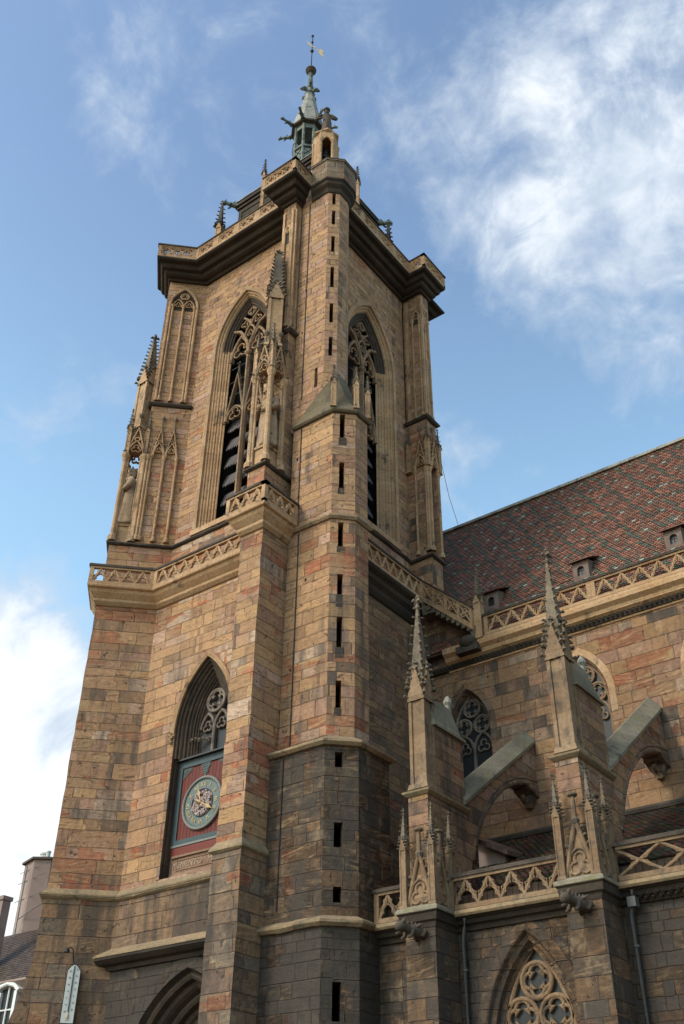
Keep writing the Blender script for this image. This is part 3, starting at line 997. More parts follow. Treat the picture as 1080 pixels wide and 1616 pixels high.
# ---- lower stage (0 - 11.3 m)
b = MB()
lv = [(0, -6.05), (6.2, -6.02), (7.3, -5.75), (8.3, -5.46), (9.4, -5.28), (11.32, -5.28)]
b.strip([(dpath(u, -53.75, -29.98) + [(-53.75 + 25.05, 25.05)], z) for z, u in lv])
b.fr = Fr(0, 24.93, 0)
b.face([b.P(-28.82, 0, 9.30), b.P(-22.42, 0, 9.30), b.P(-22.42, 0, 11.32), b.P(-28.82, 0, 11.32)])
build('lower_wall', b, M['low'], tower)
b = MB()
rough(b, [(-22.42, 24.93), (-22.42, 22.93), (-21.22, 22.93), (-21.22, 24.3)], 0, 11.32, 6, .022)
build('buttress', b, M['low'], tower)
# portal wall below the hood
b = MB(Fr(0, 24.99, 0))
arch_wall(b, -28.76, -22.42, 0, 9.3, [(-25.05, 2.6, 3.5, 5.2, 0)], 12)
build('portal_wall', b, M['black'], tower)
b = MB(Fr(0, 24.99, 0))
pth = lambda d: arch_line(-25.05, 2.6, 3.5, 5.2, 0, d, 12)
b.sweep([(.42, .0), (.40, .05), (.02, .06), (0, .0)], pth)
prt = build('portal', b, M['black'], tower)
b = MB(Fr(0, 24.99, 0))
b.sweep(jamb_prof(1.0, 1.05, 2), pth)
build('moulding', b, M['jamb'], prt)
b = MB(Fr(0, 26.03, 0))
L = arch_line(-25.05, 1.65, 2.75, 5.2, 0, 0, 12)
b.face([b.P(u, 0, z) for u, z in L])
build('tympanum', b, M['black'], prt)  # black sheet stands for the dark inside the open arch
b = MB(Fr(0, 26.03, 0))
for zc in (4.4,):
    b.box(-26.65, -23.45, -.02, .22, 4.35, 4.62)
b.ribbon(arch_line(-25.05, 1.2, 2.2, 5.0, None, 0, 9), .10, -.02, .18)
b.ribbon(circle(-25.05, 6.3, .45), .06, -.02, .12, True)
build('tracery', b, M['jamb'], prt)
b = MB(Fr(0, 24.99, 0))
b.rings([[b.P(u, w_, z) for w_, z in ((-.05, 9.0), (.10, 9.0), (.16, 9.12), (.34, 9.16), (.52, 9.28), (.52, 9.36), (-.05, 9.74))] for u in (-29.1, -22.43)])
o = build('portal_hood', b, M['cornice'], tower)
b = MB(Fr(0, 24.99, 0))
b.rings([[b.P(u, w_, z) for w_, z in ((-.04, 9.75), (.545, 9.365), (.545, 9.40), (-.04, 9.79))] for u in (-29.13, -22.44)])
build('capstones', b, M['string'], o)

# ---- first string course (11.3 m)
def course(name, paths_mats, parent, profile, mat='string'):
    b = MB()
    for pts in paths_mats:
        dp = densify(pts)
        b.strip3(worn([(off_path(dp, d), z) for d, z in profile], seed=len(dp)))
    return build(name, b, M[mat], parent)

D1 = dpath(-5.23, -53.85, -29.9)
P1 = D1 + [(-28.85, 25.0)]
B1 = [(-22.35, 25.0), (-22.35, 23.0), (-21.3, 23.0), (-21.3, 24.6)]
sprof = lambda z, o=.17: [(-.12, z - .04), (o * .55, z - .02), (o, z + .04), (o, z + .11), (.0, z + .36)]
course('string_course', [P1 + [(-24.0, 25.0)], ], tower, sprof(11.32, .19))
course('string_course', [P1 + [(-22.3, 25.0)]], tower, [(.22, 11.40), (.22, 11.46), (.20, 11.47)])
course('string_course', [B1], tower, sprof(11.32, .17))

# ---- middle stage (11.3 - 23.2 m)
b = MB()
rough(b, P1, 11.33, 23.3, 3)
b.fr = Fr(0, 25.0, 0)
arch_wall(b, -28.85, -22.35, 11.33, 23.3, [(-25.5, 1.4, 2.75, 17.2, 11.75)], 11)
build('middle_wall', b, M['mid'], tower)
b = MB()
rough(b, B1, 11.34, 23.3, 4)
build('buttress', b, M['mid'], tower)
b = MB()
b.strip([([(-20.55, 25.7), (-20.55, 34.35), (-29.9, 34.35)], z) for z in (0, 23.3)])
build('east_wall', b, M['rwall'], tower)
b = MB()
b.strip([(off_path([(-20.55, 25.7), (-20.55, 32.4)], d), z) for d, z in ((.16, 9.0), (.16, 12.9), (.24, 13.0), (.24, 13.1), (0, 13.4))])
build('east_plinth', b, M['low'], tower)

# clock window: hood, splayed jamb, tracery, glass
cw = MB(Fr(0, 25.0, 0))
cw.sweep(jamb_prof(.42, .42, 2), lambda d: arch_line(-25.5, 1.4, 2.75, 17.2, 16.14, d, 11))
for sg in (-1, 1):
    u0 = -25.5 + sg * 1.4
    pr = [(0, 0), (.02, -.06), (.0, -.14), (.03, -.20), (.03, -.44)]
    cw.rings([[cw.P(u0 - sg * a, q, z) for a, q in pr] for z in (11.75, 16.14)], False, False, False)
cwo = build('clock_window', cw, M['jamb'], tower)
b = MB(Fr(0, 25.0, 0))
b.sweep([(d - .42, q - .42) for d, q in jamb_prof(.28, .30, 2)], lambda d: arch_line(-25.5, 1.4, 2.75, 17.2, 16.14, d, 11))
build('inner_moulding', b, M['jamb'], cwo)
b = MB(Fr(0, 25.0, 0))
hood(b, lambda d: arch_line(-25.5, 1.4, 2.75, 17.2, 17.0, d, 11), 0, .0, .2, .13)
for sg in (-1, 1):
    for k in range(5):
        b.blob(-25.5 + sg * (1.5 + .07 * (k % 2)), .12, 16.75 + .09 * k, .09)
build('hood_mould', b, M['carve'], cwo)
b = MB(Fr(0, 25.0, 0))
b.sweep([(.14, .0), (.12, .04), (0, .02)], lambda d: [(-26.9 - d, 11.75), (-26.9 - d, 17.0)])
build('jamb_stone', b, M['mid'], cwo)
b = MB(Fr(0, 25.0, 0))
b.sweep([(.14, .0), (.12, .04), (0, .02)], lambda d: [(-24.1 + d, 11.75), (-24.1 + d, 17.0)])
build('jamb_stone', b, M['mid'], cwo)
b = MB(Fr(0, 25.0, 0))
wi = .65
b.ribbon([(-25.5, 16.1), (-25.5, 17.35)], .07, -.72, -.56)
for sg in (-1, 1):
    b.ribbon(arch_line(-25.5 + sg * .35, .33, .58, 17.3, None, 0, 6), .05, -.72, -.58)
    b.ribbon(foil(-25.5 + sg * .35, 17.35, .22, 3), .03, -.72, -.6, True)
b.ribbon(circle(-25.5, 18.35, .44), .05, -.72, -.56, True)
b.ribbon(foil(-25.5, 18.35, .40, 4), .035, -.72, -.58, True)
for k in range(7):
    b.blob(-26.35 + .13 * k, -.35 - .06 * k, 16.85 + .04 * (k % 2), .09)
build('tracery', b, M['darktrac'], cwo)
b = MB(Fr(0, 25.0, 0))
b.face([b.P(u, -.73, z) for u, z in arch_line(-25.5, .74, 2.1, 17.2, 16.0, 0, 9)])
build('glass', b, M['glass'], cwo)
b = MB(Fr(0, 25.0, 0))
b.box(-26.9, -24.1, -.72, -.42, 16.12, 16.2)
build('sill', b, M['plaque'], cwo)
b = MB(Fr(0, 25.0, 0))
b.box(-26.9, -24.1, -.5, -.40, 11.75, 12.62)
b.ribbon([(-26.5, 12.08), (-26.5, 12.42), (-24.5, 12.42), (-24.5, 12.08)], .018, -.41, -.375, True)
b.box(-26.75, -24.25, -.41, -.33, 12.52, 12.60)
b.box(-26.75, -24.25, -.41, -.33, 11.86, 11.92)
pq = build('plaque', b, M['plaque'], tower)
b = MB(Fr(0, 25.0, 0))
put_text(b, 'MEMENTO   MORI', .30, -25.5, 12.25, -.388, .008)
build('inscription', b, M['faint'], pq)

# ---- gallery at 23.2 - 24.75 m
P1o = [(-30.5 - 1.0253 - .0, 22.49 + 1.0253 + .0), (-30.5, 22.49), (-28.62, 24.40), (-22.72, 24.40), (-22.72, 22.42), (-20.78, 22.42), (-20.78, 24.35)]
HW = D1[2]
P1w = [HW, D1[3], (-28.85, 25.0), (-22.35, 25.0), (-22.35, 23.0), (-21.3, 23.0), (-21.3, 24.46)]
P1o[0] = (P1o[1][0] - 2.1 * .7071, P1o[1][1] + 2.1 * .7071)
corb = [(0.0, 23.12), (.12, 23.14), (.30, 23.26), (.34, 23.38), (.42, 23.42), (.70, 23.58), (.80, 23.70), (.98, 23.74), (1.02, 23.80), (1.02, 23.86), (.4, 23.88), (-1.2, 23.88)]
b = MB()
b.strip([(lerp_path(P1w, P1o, t), z) for t, z in corb])
build('gallery_cornice', b, M['carve'], tower)
E1w = [(-20.55, 25.8), (-20.55, 32.2)]
E1o = [(-19.97, 25.8), (-19.97, 31.9)]
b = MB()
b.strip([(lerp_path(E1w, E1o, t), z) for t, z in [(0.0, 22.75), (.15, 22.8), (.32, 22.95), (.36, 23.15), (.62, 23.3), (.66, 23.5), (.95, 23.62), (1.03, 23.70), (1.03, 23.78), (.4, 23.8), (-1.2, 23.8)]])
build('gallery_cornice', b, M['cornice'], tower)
balustrade('gallery_balustrade', P1o, 23.87, 24.76, 'zig', tower, .62, skip=(0, 3))
balustrade('gallery_balustrade', E1o, 23.79, 24.74, 'zig', tower, .55)

# ---- belfry stage
D2 = dpath(-5.18, -54.28, -29.45)
PL = D2 + [(-54.28 + 25.42, 25.42), (-22.2, 25.42)]
b = MB()
b.strip([(PL, 23.8), (PL, 26.42)])
b.strip([([(-22.5, 25.42), (-22.5, 23.22), (-21.62, 23.22), (-21.62, 25.0)], z) for z in (23.8, 26.42)])
b.strip([([(-21.03, 25.9), (-21.03, 32.62), (-19.93, 32.62), (-19.93, 33.5), (-21.03, 33.5), (-21.03, 34.3), (-29.45, 34.3)], z) for z in (23.7, 26.42)])
build('belfry_plinth', b, M['mid'], tower)
pprof = [(-.05, 26.40), (.06, 26.41), (.13, 26.46), (.13, 26.53), (-.35, 26.70)]
for q in (PL, [(-22.5, 25.42), (-22.5, 23.22), (-21.62, 23.22), (-21.62, 24.6)], [(-21.03, 25.9), (-21.03, 32.62), (-19.93, 32.62), (-19.93, 33.5), (-21.03, 33.5)]):
    course('string_course', [q], tower, pprof, 'coping')
b = MB()
b.prism([(-22.45, 23.27), (-21.67, 23.27), (-21.67, 25.4), (-22.45, 25.4)], 26.5, 26.62)
A5 = diag(-5.12, -54.35)
b.prism([A5, diag(-4.2, -54.35), (diag(-4.2, -54.35)[0] - .95, diag(-4.2, -54.35)[1] + .95), (A5[0] - .95, A5[1] + .95)], 26.5, 26.66)
build('ledge', b, M['carve'], tower)

b = MB(Fr(0, 25.5, 0))
arch_wall(b, -28.85, -22.28, 26.5, 43.75, [(-25.8, 1.75, 3.3, 37.8, 27.0)], 12)
b.fr = Fr(-21.1, 0, 90)
arch_wall(b, 26.0, 32.66, 26.5, 43.75, [(29.65, 1.9, 3.4, 37.1, 27.0)], 12)
b.strip([([(-21.1, 33.45), (-21.1, 34.2), (-29.4, 34.2), (-29.4, 25.9)], z) for z in (26.5, 43.75)])
build('belfry_wall', b, M['upper'], tower)

# diagonal corner buttress, belfry part
DB = dpath(-4.3, -54.35, -29.4)
DBl = [DB[1], DB[2], DB[3], (-28.85, 25.5)]
b = MB()
rough(b, DBl, 26.5, 34.62, 7, .01)
DU = dpath(-4.36, -54.35, -29.4)
DUl = [DU[1], DU[2], DU[3], (-28.85, 25.5)]
rough(b, DUl, 34.9, 43.7, 8, .01)
db = build('corner_buttress', b, M['upper'], tower)
b = MB()
b.strip([(off_path([DB[2], DB[3], (-28.85, 25.5)], d), z) for d, z in [(-.1, 34.60), (.10, 34.64), (.17, 34.72), (.17, 34.78), (-.3, 35.05)]])
build('hood_course', b, M['coping'], db)
FD = Fr(*diag(0, -54.35), 45)           # u measured as (x + y) / sqrt 2
b, dk = MB(FD), MB(FD)
for u in (-3.95, -3.34, -2.76):
    colonnette(b, u, .05, 26.72, 31.5, .065)
for u in (-4.22, -4.08):
    colonnette(b, u, .07, 26.72, 31.5, .075)
for uc in (-3.645, -3.05):
    gable(b, uc, .27, 31.5, 33.1, -.02, .13, .04, crock=.085, darkmb=dk)
for u in (-4.01, -3.46, -2.88):
    colonnette(b, u, .05, 34.95, 41.65, .06)
b.ribbon([(-4.16, 34.95), (-4.16, 41.6)] + arch_line(-3.45, .71, 1.35, 41.6, None, 0, 7) + [(-2.74, 41.6), (-2.74, 34.95)], .07, -.02, .12)
for uc in (-3.735, -3.17):
    b.ribbon(arch_line(uc, .26, .5, 41.6, None, 0, 6), .035, -.02, .08)
    b.ribbon(foil(uc, 41.72, .17, 3), .022, -.02, .06, True)
b.ribbon(circle(-3.45, 42.36, .22, 12), .03, -.02, .08, True)
b.ribbon(foil(-3.45, 42.36, .19, 3), .022, -.02, .06, True)
build('blind_tracery', b, M['carve'], db)
build('crockets', dk, M['spire'], db)
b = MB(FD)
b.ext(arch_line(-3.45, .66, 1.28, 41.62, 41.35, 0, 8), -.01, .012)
build('recess_shade_panel', b, M['cornice'], db)  # dark sheet stands in for the shade of a recess

# buttress core beside the clock, belfry part
b = MB()
b.strip([([(-22.3, 25.5), (-22.3, 24.1), (-21.55, 24.1), (-21.55, 25.0)], z) for z in (26.5, 43.7)])
cb = build('buttress', b, M['upper'], tower)
b = MB()
b.strip([(off_path([(-22.3, 25.5), (-22.3, 24.1), (-21.55, 24.1), (-21.55, 24.6)], d), z) for d, z in [(-.1, 34.34), (.08, 34.38), (.19, 34.46), (.19, 34.53), (-.2, 34.9)]])
build('hood_course', b, M['coping'], cb)
b = MB(Fr(0, 24.1, 0))
for u in (-22.2, -21.66):
    b.box(u - .06, u + .06, -.02, .09, 34.8, 42.9)
    colonnette(b, u + (.1 if u < -22 else -.1), .06, 34.8, 41.4, .05)
b.ribbon(arch_line(-21.93, .17, .45, 41.4, None, 0, 6), .05, -.02, .1)
b.ribbon(foil(-21.93, 41.45, .14, 3), .025, -.02, .07, True)
b.fr = Fr(-21.55, 0, 90)
for u in (24.15, 24.42):
    b.box(u - .04, u + .04, -.02, .06, 34.8, 42.9)
build('blind_tracery', b, M['carve'], cb)
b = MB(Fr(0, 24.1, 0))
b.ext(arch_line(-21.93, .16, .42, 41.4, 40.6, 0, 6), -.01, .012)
build('recess_shade_panel', b, M['cornice'], cb)  # dark sheet painted as the shade in the niche head

# north-east buttress
b = MB()
b.prism([(-21.1, 32.65), (-20.36, 32.65), (-20.36, 33.5), (-21.1, 33.5)], 26.5, 34.5)
b.prism([(-20.36, 32.66), (-19.9, 32.66), (-19.9, 32.82), (-20.36, 32.82)], 26.6, 34.5)
b.prism([(-20.36, 33.34), (-19.9, 33.34), (-19.9, 33.5), (-20.36, 33.5)], 26.6, 34.5)
b.prism([(-20.36, 32.82), (-19.92, 32.82), (-19.92, 33.34), (-20.36, 33.34)], 32.3, 34.5)
b.prism([(-21.1, 32.75), (-19.92, 32.75), (-19.92, 33.42), (-21.1, 33.42)], 34.6, 43.7)
nb = build('corner_buttress', b, M['upper'], tower)
b = MB()
b.strip([(off_path([(-21.1, 32.65), (-19.88, 32.65), (-19.88, 33.5), (-21.1, 33.5)], d), z) for d, z in [(-.1, 34.44), (.10, 34.48), (.17, 34.56), (.17, 34.62), (-.2, 34.9)]])
build('hood_course', b, M['coping'], nb)
b, dk = MB(Fr(0, 32.65, 0)), MB(Fr(0, 32.65, 0))
colonnette(b, -20.6, .05, 26.72, 31.45, .06)
for u, w_ in ((-19.95, .05), (-19.87, -.06), (-20.03, .06)):
    colonnette(b, u, w_, 26.72, 31.45, .07)
gable(b, -20.27, .33, 31.45, 33.2, -.01, .14, .045, crock=.09, darkmb=dk)
for u in (-20.5, -20.08):
    colonnette(b, u, -.05, 34.8, 41.6, .05)
b.box(-20.95, -20.78, -.12, -.03, 34.8, 43.2)
b.box(-19.98, -19.86, -.16, -.03, 34.8, 43.2)
b.ribbon(arch_line(-20.29, .22, .7, 41.6, None, 0, 7), .05, -.12, -.02)
b.ribbon(foil(-20.29, 41.8, .18, 3), .025, -.11, -.05, True)
b.fr = dk.fr = Fr(-19.9, 0, 90)
gable(b, 33.08, .32, 31.45, 33.2, -.01, .14, .045, crock=.09, darkmb=dk)
colonnette(b, 33.43, .04, 26.72, 31.45, .07)
colonnette(b, 33.3, .0, 34.8, 41.6, .05)
colonnette(b, 32.92, .02, 34.8, 41.6, .05)
b.ribbon(arch_line(33.1, .19, .7, 41.6, None, 0, 7), .05, -.06, .04)
build('blind_tracery', b, M['carve'], nb)
build('crockets', dk, M['spire'], nb)
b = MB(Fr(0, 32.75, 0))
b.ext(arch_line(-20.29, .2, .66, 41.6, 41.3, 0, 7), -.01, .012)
build('recess_shade_panel', b, M['cornice'], nb)  # flat dark sheet, stands for shade within the small arch
for (x, y) in ((-20.92, 32.58), (-19.86, 32.58), (-19.82, 33.5)):
    pinnacle(Fr(x, y, 0), 0, 0, 31.5, .1, 1.5, .3, .9, tower, nc=4, cap=.6)

# belfry windows
def belfry_window(fr, uc, a, h, zs, ins):
    pth = lambda d: arch_line(uc, a, h, zs, 27.0, d, 12)
    b = MB(fr)
    jp = jamb_prof(ins, .52, 3)
    def part_path(d, head):
        P = arch_line(uc, a, h, zs, 27.0, d, 12)
        return P[1:-1] if head else None
    b.sweep(jp[:8], pth)
    for sg in (-1, 1):
        b.rings([[b.P(uc + sg * (a + d), q, z) for d, q in jp[7:]] for z in (27.0, zs)], False, False, False)
    o = build('belfry_window', b, M['carve'], tower)
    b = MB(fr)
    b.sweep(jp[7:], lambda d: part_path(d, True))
    build('head_moulding', b, M['jamb'], o)  # darker stone on the head stands for soffit shade and soot
    b = MB(fr)
    hood(b, lambda d: arch_line(uc, a, h, zs, 27.0, d, 12), 0, .0, .22, .12)
    b.box(uc - a - .3, uc + a + .3, -.62, .10, 26.72, 26.98)
    build('hood_mould', b, M['carve2'], o)
    ai = a - ins
    b, c2 = MB(fr), MB(fr)
    w0, w1 = -.66, -.44
    zm = zs - .75
    b.ribbon([(uc, 26.95), (uc, zm + .1)], .105, w0, w1 + .04, ch=1.2)
    b.lathe(uc, (w0 + w1) / 2 + .05, [(.12, zm - .1), (.2, zm), (.2, zm + .1), (.12, zm + .2)], 8)
    for sg in (-1, 1):
        c = uc + sg * ai / 2
        hw_ = ai / 2
        # gable over each light
        b.ribbon([(c - hw_, zs - 4.6), (c, zs - 1.75), (c + hw_, zs - 4.6)], .07, w0, w1)
        c2.lathe(c, (w0 + w1) / 2, [(.06, zs - 1.9), (.045, zs - 1.2), (.06, zs - 1.15)], 6)
        finial(c2, c, (w0 + w1) / 2, zs - 1.2, .17)
        b.ribbon(arch_line(c, hw_ * .92, .75, zs - 4.6, None, 0, 7), .055, w0, w1 - .02)
        b.ribbon(foil(c, zs - 4.3, hw_ * .62, 3), .03, w0 + .03, w1 - .06, True)
        # tall light head
        b.ribbon(arch_line(c, hw_, 1.5, zm, None, 0, 8), .07, w0, w1)
        b.ribbon(foil(c, zm + .55, hw_ * .8, 3), .035, w0 + .03, w1 - .06, True)
        b.blob(uc + sg * (a - .28), -.35, zs - .05, .17, .12)
        b.blob(uc + sg * (a - .5), -.5, zs - 4.7, .15, .1)
        for k in range(5):
            t = .15 + k * .17
            for s2 in (-1, 1):
                crocket(c2, c + s2 * hw_ * (1 - t), (w0 + w1) / 2, zs - 4.6 + 2.85 * t, s2 * .8, .4, .11)
    for sg in (-1, 1):
        # the mullion forks into two branches that run up to the arch
        b.ribbon([(uc, zm + .1), (uc + sg * .10, zm + .75), (uc + sg * .34, zm + 1.35), (uc + sg * .62, zm + 1.8), (uc + sg * ai * .93, zm + 2.05)], .075, w0, w1 + .05)
        b.ribbon([(uc + sg * .34, zm + 1.35), (uc + sg * .22, zm + 1.75), (uc, zm + 2.0)], .05, w0, w1 + .02)
        b.ribbon([(uc, zm + 2.0), (uc + sg * .16, zm + 2.4), (uc + sg * .5, zm + 2.75)], .05, w0, w1)
        b.ribbon(foil(uc + sg * .42, zm + 2.28, .24, 3, pi / 2 + sg * .5), .03, w0, w1 - .05, True)
    b.ribbon([(uc, zm + 2.0), (uc, zm + 2.35)], .05, w0, w1 + .03)
    b.ribbon(foil(uc, zm + 3.0, .26, 4), .035, w0, w1 - .04, True)
    b.ribbon(foil(uc, zm + 1.45, .2, 3, pi / 2), .03, w0, w1 - .03, True)
    t = build('tracery', b, M['trac'], o)
    build('gablet_finials', c2, M['spire'], o)
    # louvres: rows of pointed shingles
    z = 27.0
    top = zs - 4.4
    n = 6
    st = (top - 27.0) / n
    for k in range(n):
        b = MB(fr)
        zt, zb_ = 27.0 + st * (k + 1) + .10, 27.0 + st * (k + .30)
        m = int(2 * ai / .15)
        for lay, (dz, dw) in enumerate(((0, 0), (.17, .07))):
            for i in range(m):
                ua = uc - ai + 2 * ai * (i + .5 * lay) / m
                ub = min(ua + 2 * ai / m - .01, uc + ai)
                um = (ua + ub) / 2
                j = random.uniform(-.03, .03)
                q = [b.P(ua, -.98 - dw, zt), b.P(ub, -.98 - dw, zt), b.P(ub, -.72 - dw, zb_ + dz + .1 + j), b.P(um, -.70 - dw, zb_ + dz + j - .02), b.P(ua, -.72 - dw, zb_ + dz + .1 + j)]
                q2 = [b.P(ua, -1.0 - dw, zt - .03), b.P(ub, -1.0 - dw, zt - .03), b.P(ub, -.74 - dw, zb_ + dz + .07 + j), b.P(um, -.72 - dw, zb_ + dz + j - .05), b.P(ua, -.74 - dw, zb_ + dz + .07 + j)]
                b.rings([q, q2])
        build('louvre', b, M['shingle'], o)
    b = MB(fr)
    for k in range(5):
        zz = top + .5 + k * .9
        if zz < zs + 1.5:
            b.tube([(uc - ai, -.58, zz), (uc + ai, -.58, zz)], .018, 5)
    build('tie_bar', b, M['iron'], o)
    return o

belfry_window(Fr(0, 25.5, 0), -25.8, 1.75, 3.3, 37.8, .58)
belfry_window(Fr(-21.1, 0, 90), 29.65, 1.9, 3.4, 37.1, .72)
b = MB()
b.prism([(-28.9, 26.9), (-22.5, 26.9), (-22.5, 33.5), (-28.9, 33.5)], 24.0, 43.6)
build('dark_core', b, M['void'], tower)  # added black box, stops light crossing the belfry and keeps openings dark

# ---- top cornice and parapet
TW = [(DU[2][0], DU[2][1]), DU[3], (-28.85, 25.5), (-22.3, 25.5), (-22.3, 24.1), (-21.55, 24.1), (-21.55, 24.62)]
TO = [(-30.0 - 1.62, 22.77 + 1.62), (-30.0, 22.77), (-28.57, 24.20), (-22.81, 24.20), (-22.81, 22.95), (-20.72, 22.95), (-20.72, 24.22)]
EW = [(-21.1, 26.0), (-21.1, 32.65), (-19.9, 32.65), (-19.9, 33.5), (-21.1, 33.5), (-21.1, 34.2), (-29.4, 34.2), (-29.4, 27.0)]
EO = [(-19.95, 26.0), (-19.95, 31.75), (-18.98, 31.75), (-18.98, 33.82), (-19.95, 33.82), (-19.95, 35.3), (-30.5, 35.3), (-30.5, 26.5)]
tprof = [(-.05, 43.42), (.10, 43.44), (.16, 43.54), (.30, 43.56), (.40, 43.62), (.46, 43.76), (.62, 43.78), (.68, 43.86), (.74, 43.98), (.94, 44.02), (1.0, 44.09), (1.0, 44.16), (.3, 44.2)]
b = MB()
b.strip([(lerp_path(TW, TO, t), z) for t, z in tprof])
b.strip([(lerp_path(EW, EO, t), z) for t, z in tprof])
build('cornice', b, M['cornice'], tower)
balustrade('parapet', TO, 44.17, 45.08, 'quatre', tower, post_every=1.55, mat='carve', skip=(0, 3))
balustrade('parapet', EO, 44.17, 45.08, 'quatre', tower, post_every=1.55, mat='carve', skip=(4, 5, 6))
b = MB()
b.prism([(-29.9, 24.9), (-20.3, 24.9), (-20.3, 34.6), (-29.9, 34.6)], 44.0, 44.19)
build('roof_deck', b, M['lead'], tower)

# ---- octagonal attic with gargoyles and pinnacles
C0 = (-25.4, 29.5)
FC = Fr(C0[0], C0[1], 0)
b = MB(FC)
HS = 2.85
for (e, z0, z1) in ((0, 44.2, 50.5), (.10, 50.5, 50.72), (.2, 50.72, 50.98)):
    b.box(-HS - e, HS + e, -HS - e, HS + e, z0, z1 - .002)
for k in range(4):
    b.fr = Fr(C0[0], C0[1], 90 * k)
    b.box(-HS + .1, -HS + .3, HS, HS + .06, 46, 50.3)
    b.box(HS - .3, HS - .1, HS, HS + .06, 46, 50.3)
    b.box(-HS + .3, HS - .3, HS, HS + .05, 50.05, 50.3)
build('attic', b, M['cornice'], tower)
b = MB(FC)
b.taper(0, 0, 51.0, 51.05, 3.1, 3.1)
b.taper(0, 0, 51.05, 53.4, 3.08, 1.0)
build('attic_roof', b, M['lead'], tower)

def gargoyle_beast(mb, p0, p1, r):
    """outstretched beast spout from p0 to p1 (frame points)"""
    a, c = Vector(p0), Vector(p1)
    d = (c - a)
    n = d.normalized()
    up = Vector((0, 0, 1))
    sd = n.cross(up).normalized()
    L = d.length
    pts = [a + d * t + up * L * k for t, k in ((0, -.04), (.18, .0), (.36, .03), (.55, .03), (.72, .08), (.82, .10), (.92, .07), (1.0, .02))]
    mb.tube([tuple(p) for p in pts], [r * k for k in (.95, 1.15, 1.15, .9, .75, 1.0, .85, .45)], 8)
    hd = a + d * .84 + up * L * .12
    for sg in (-1, 1):
        e = hd + sd * sg * r * .7 + up * r * .8
        mb.tube([tuple(hd + sd * sg * r * .5), tuple(e), tuple(e - n * r * .6 + up * r * .4)], [r * .4, r * .3, r * .1], 5)       # ears
        f = a + d * .52 + sd * sg * r * .9
        mb.tube([tuple(f + up * r * .3), tuple(f - up * r * .9 + n * r * .6), tuple(f - up * r * 1.3 + n * r * 1.3)], [r * .45, r * .36, r * .3], 6)   # forelegs
        h = a + d * .12 + sd * sg * r * .9
        mb.tube([tuple(h + up * r * .2), tuple(h - up * r * .9 + n * r * .9), tuple(h - up * r * 1.4 + n * r * .4)], [r * .6, r * .45, r * .3], 6)
        w_ = a + d * .4 + sd * sg * r * .8 + up * r * .7
        mb.tube([tuple(w_), tuple(w_ + sd * sg * r * .8 + up * r * .5 - n * r * .8)], [r * .4, r * .12], 5)
    j = a + d * .95
    mb.tube([tuple(j - up * r * .5 - n * r * .6), tuple(j - up * r * .75 + n * r * .5)], [r * .4, r * .2], 5)       # lower jaw
    for k in range(5):
        q = a + d * (.2 + .13 * k) + up * (r * 1.1 + L * .03)
        mb.blob(q.x, q.y, q.z, r * .3, r * .42)

for x, y, zt, sp_ in ((-28.95, 25.95, 51.1, .17), (-25.2, 25.4, 51.4, .09), (-20.9, 28.3, 50.4, .10), (-22.0, 32.9, 51.2, .17), (-28.9, 33.0, 51.1, .17)):
    hp = 1.9 if sp_ > .15 else 1.0
    pinnacle(Fr(x, y, 20), 0, 0, 44.15, sp_, zt - 44.15 - hp - .55, .45, hp, tower, 'carve', 'coping', nc=6, cap=.7, tip=.25)
for ang in (225, 45, 135):
    a = radians(ang)
    b = MB(Fr(C0[0], C0[1], 0))
    dx, dy = cos(a), -sin(a)
    gargoyle_beast(b, (3.95 * dx, 3.95 * dy, 50.85), (5.05 * dx, 5.05 * dy, 50.95), .14)
    build('gargoyle', b, M['copper'], tower, True)
b = MB()
b.tube([(-20.9, -28.3, 49.2), (-22.3, -27.6, 50.6)], .02, 4)
build('tie_bar', b, M['iron'], tower)
b = MB()
b.tube([(-25.2, -25.4, 49.6), (-25.0, -26.6, 48.6)], .02, 4)
build('tie_bar', b, M['iron'], tower)

# ---- lantern spire
FL = Fr(-25.6, 29.35, 0)
ro = pi / 8
b = MB(FL)
b.lathe(0, 0, [(.86, 52.6), (.86, 56.35), (.93, 56.41), (.93, 56.55), (.78, 56.57)], 8, ro)
for k in range(8):
    a = ro + 2 * pi * k / 8
    b.tube([(0.82 * cos(a), -0.82 * sin(a), 54.55), (0.82 * cos(a), -0.82 * sin(a), 58.80)], .10, 6)
b.lathe(0, 0, [(.86, 58.35), (.86, 58.85), (.7, 58.87)], 8, ro)
lan = build('lantern', b, M['copper'], tower)
b = MB(FL)
for k in range(8):
    a0, a1 = ro + 2 * pi * k / 8, ro + 2 * pi * (k + 1) / 8
    p = [(0.88 * cos(a), -0.88 * sin(a)) for a in (a0, a1)]
    for z0 in (54.65, 55.50):
        b.tube([(*p[0], z0), (*p[1], z0 + .8)], .025, 4)
        b.tube([(*p[1], z0), (*p[0], z0 + .8)], .025, 4)
    b.tube([(*p[0], 56.30), (*p[1], 56.30)], .05, 4)
    b.tube([(0.97 * cos(a0), -0.97 * sin(a0), 57.00), (0.97 * cos(a1), -0.97 * sin(a1), 57.00)], .02, 4)
build('railing', b, M['iron'], lan)
b = MB(FL)
b.lathe(0, 0, [(.84, 58.75), (1.12, 58.85), (1.12, 59.00), (.86, 59.10)], 8, ro)
build('eave', b, M['coping'], lan)
b = MB(FL)
b.lathe(0, 0, [(1.08, 59.00), (.84, 60.25), (.62, 61.1), (.42, 62.3), (.28, 63.1)], 8, ro)
build('spire', b, M['lead'], lan)
b = MB(FL)
b.lathe(0, 0, [(.30, 63.05), (.36, 63.15), (.28, 63.3), (.2, 63.8), (.26, 63.9), (.18, 64.0), (.14, 65.4), (.19, 65.5), (.14, 65.6)], 8)
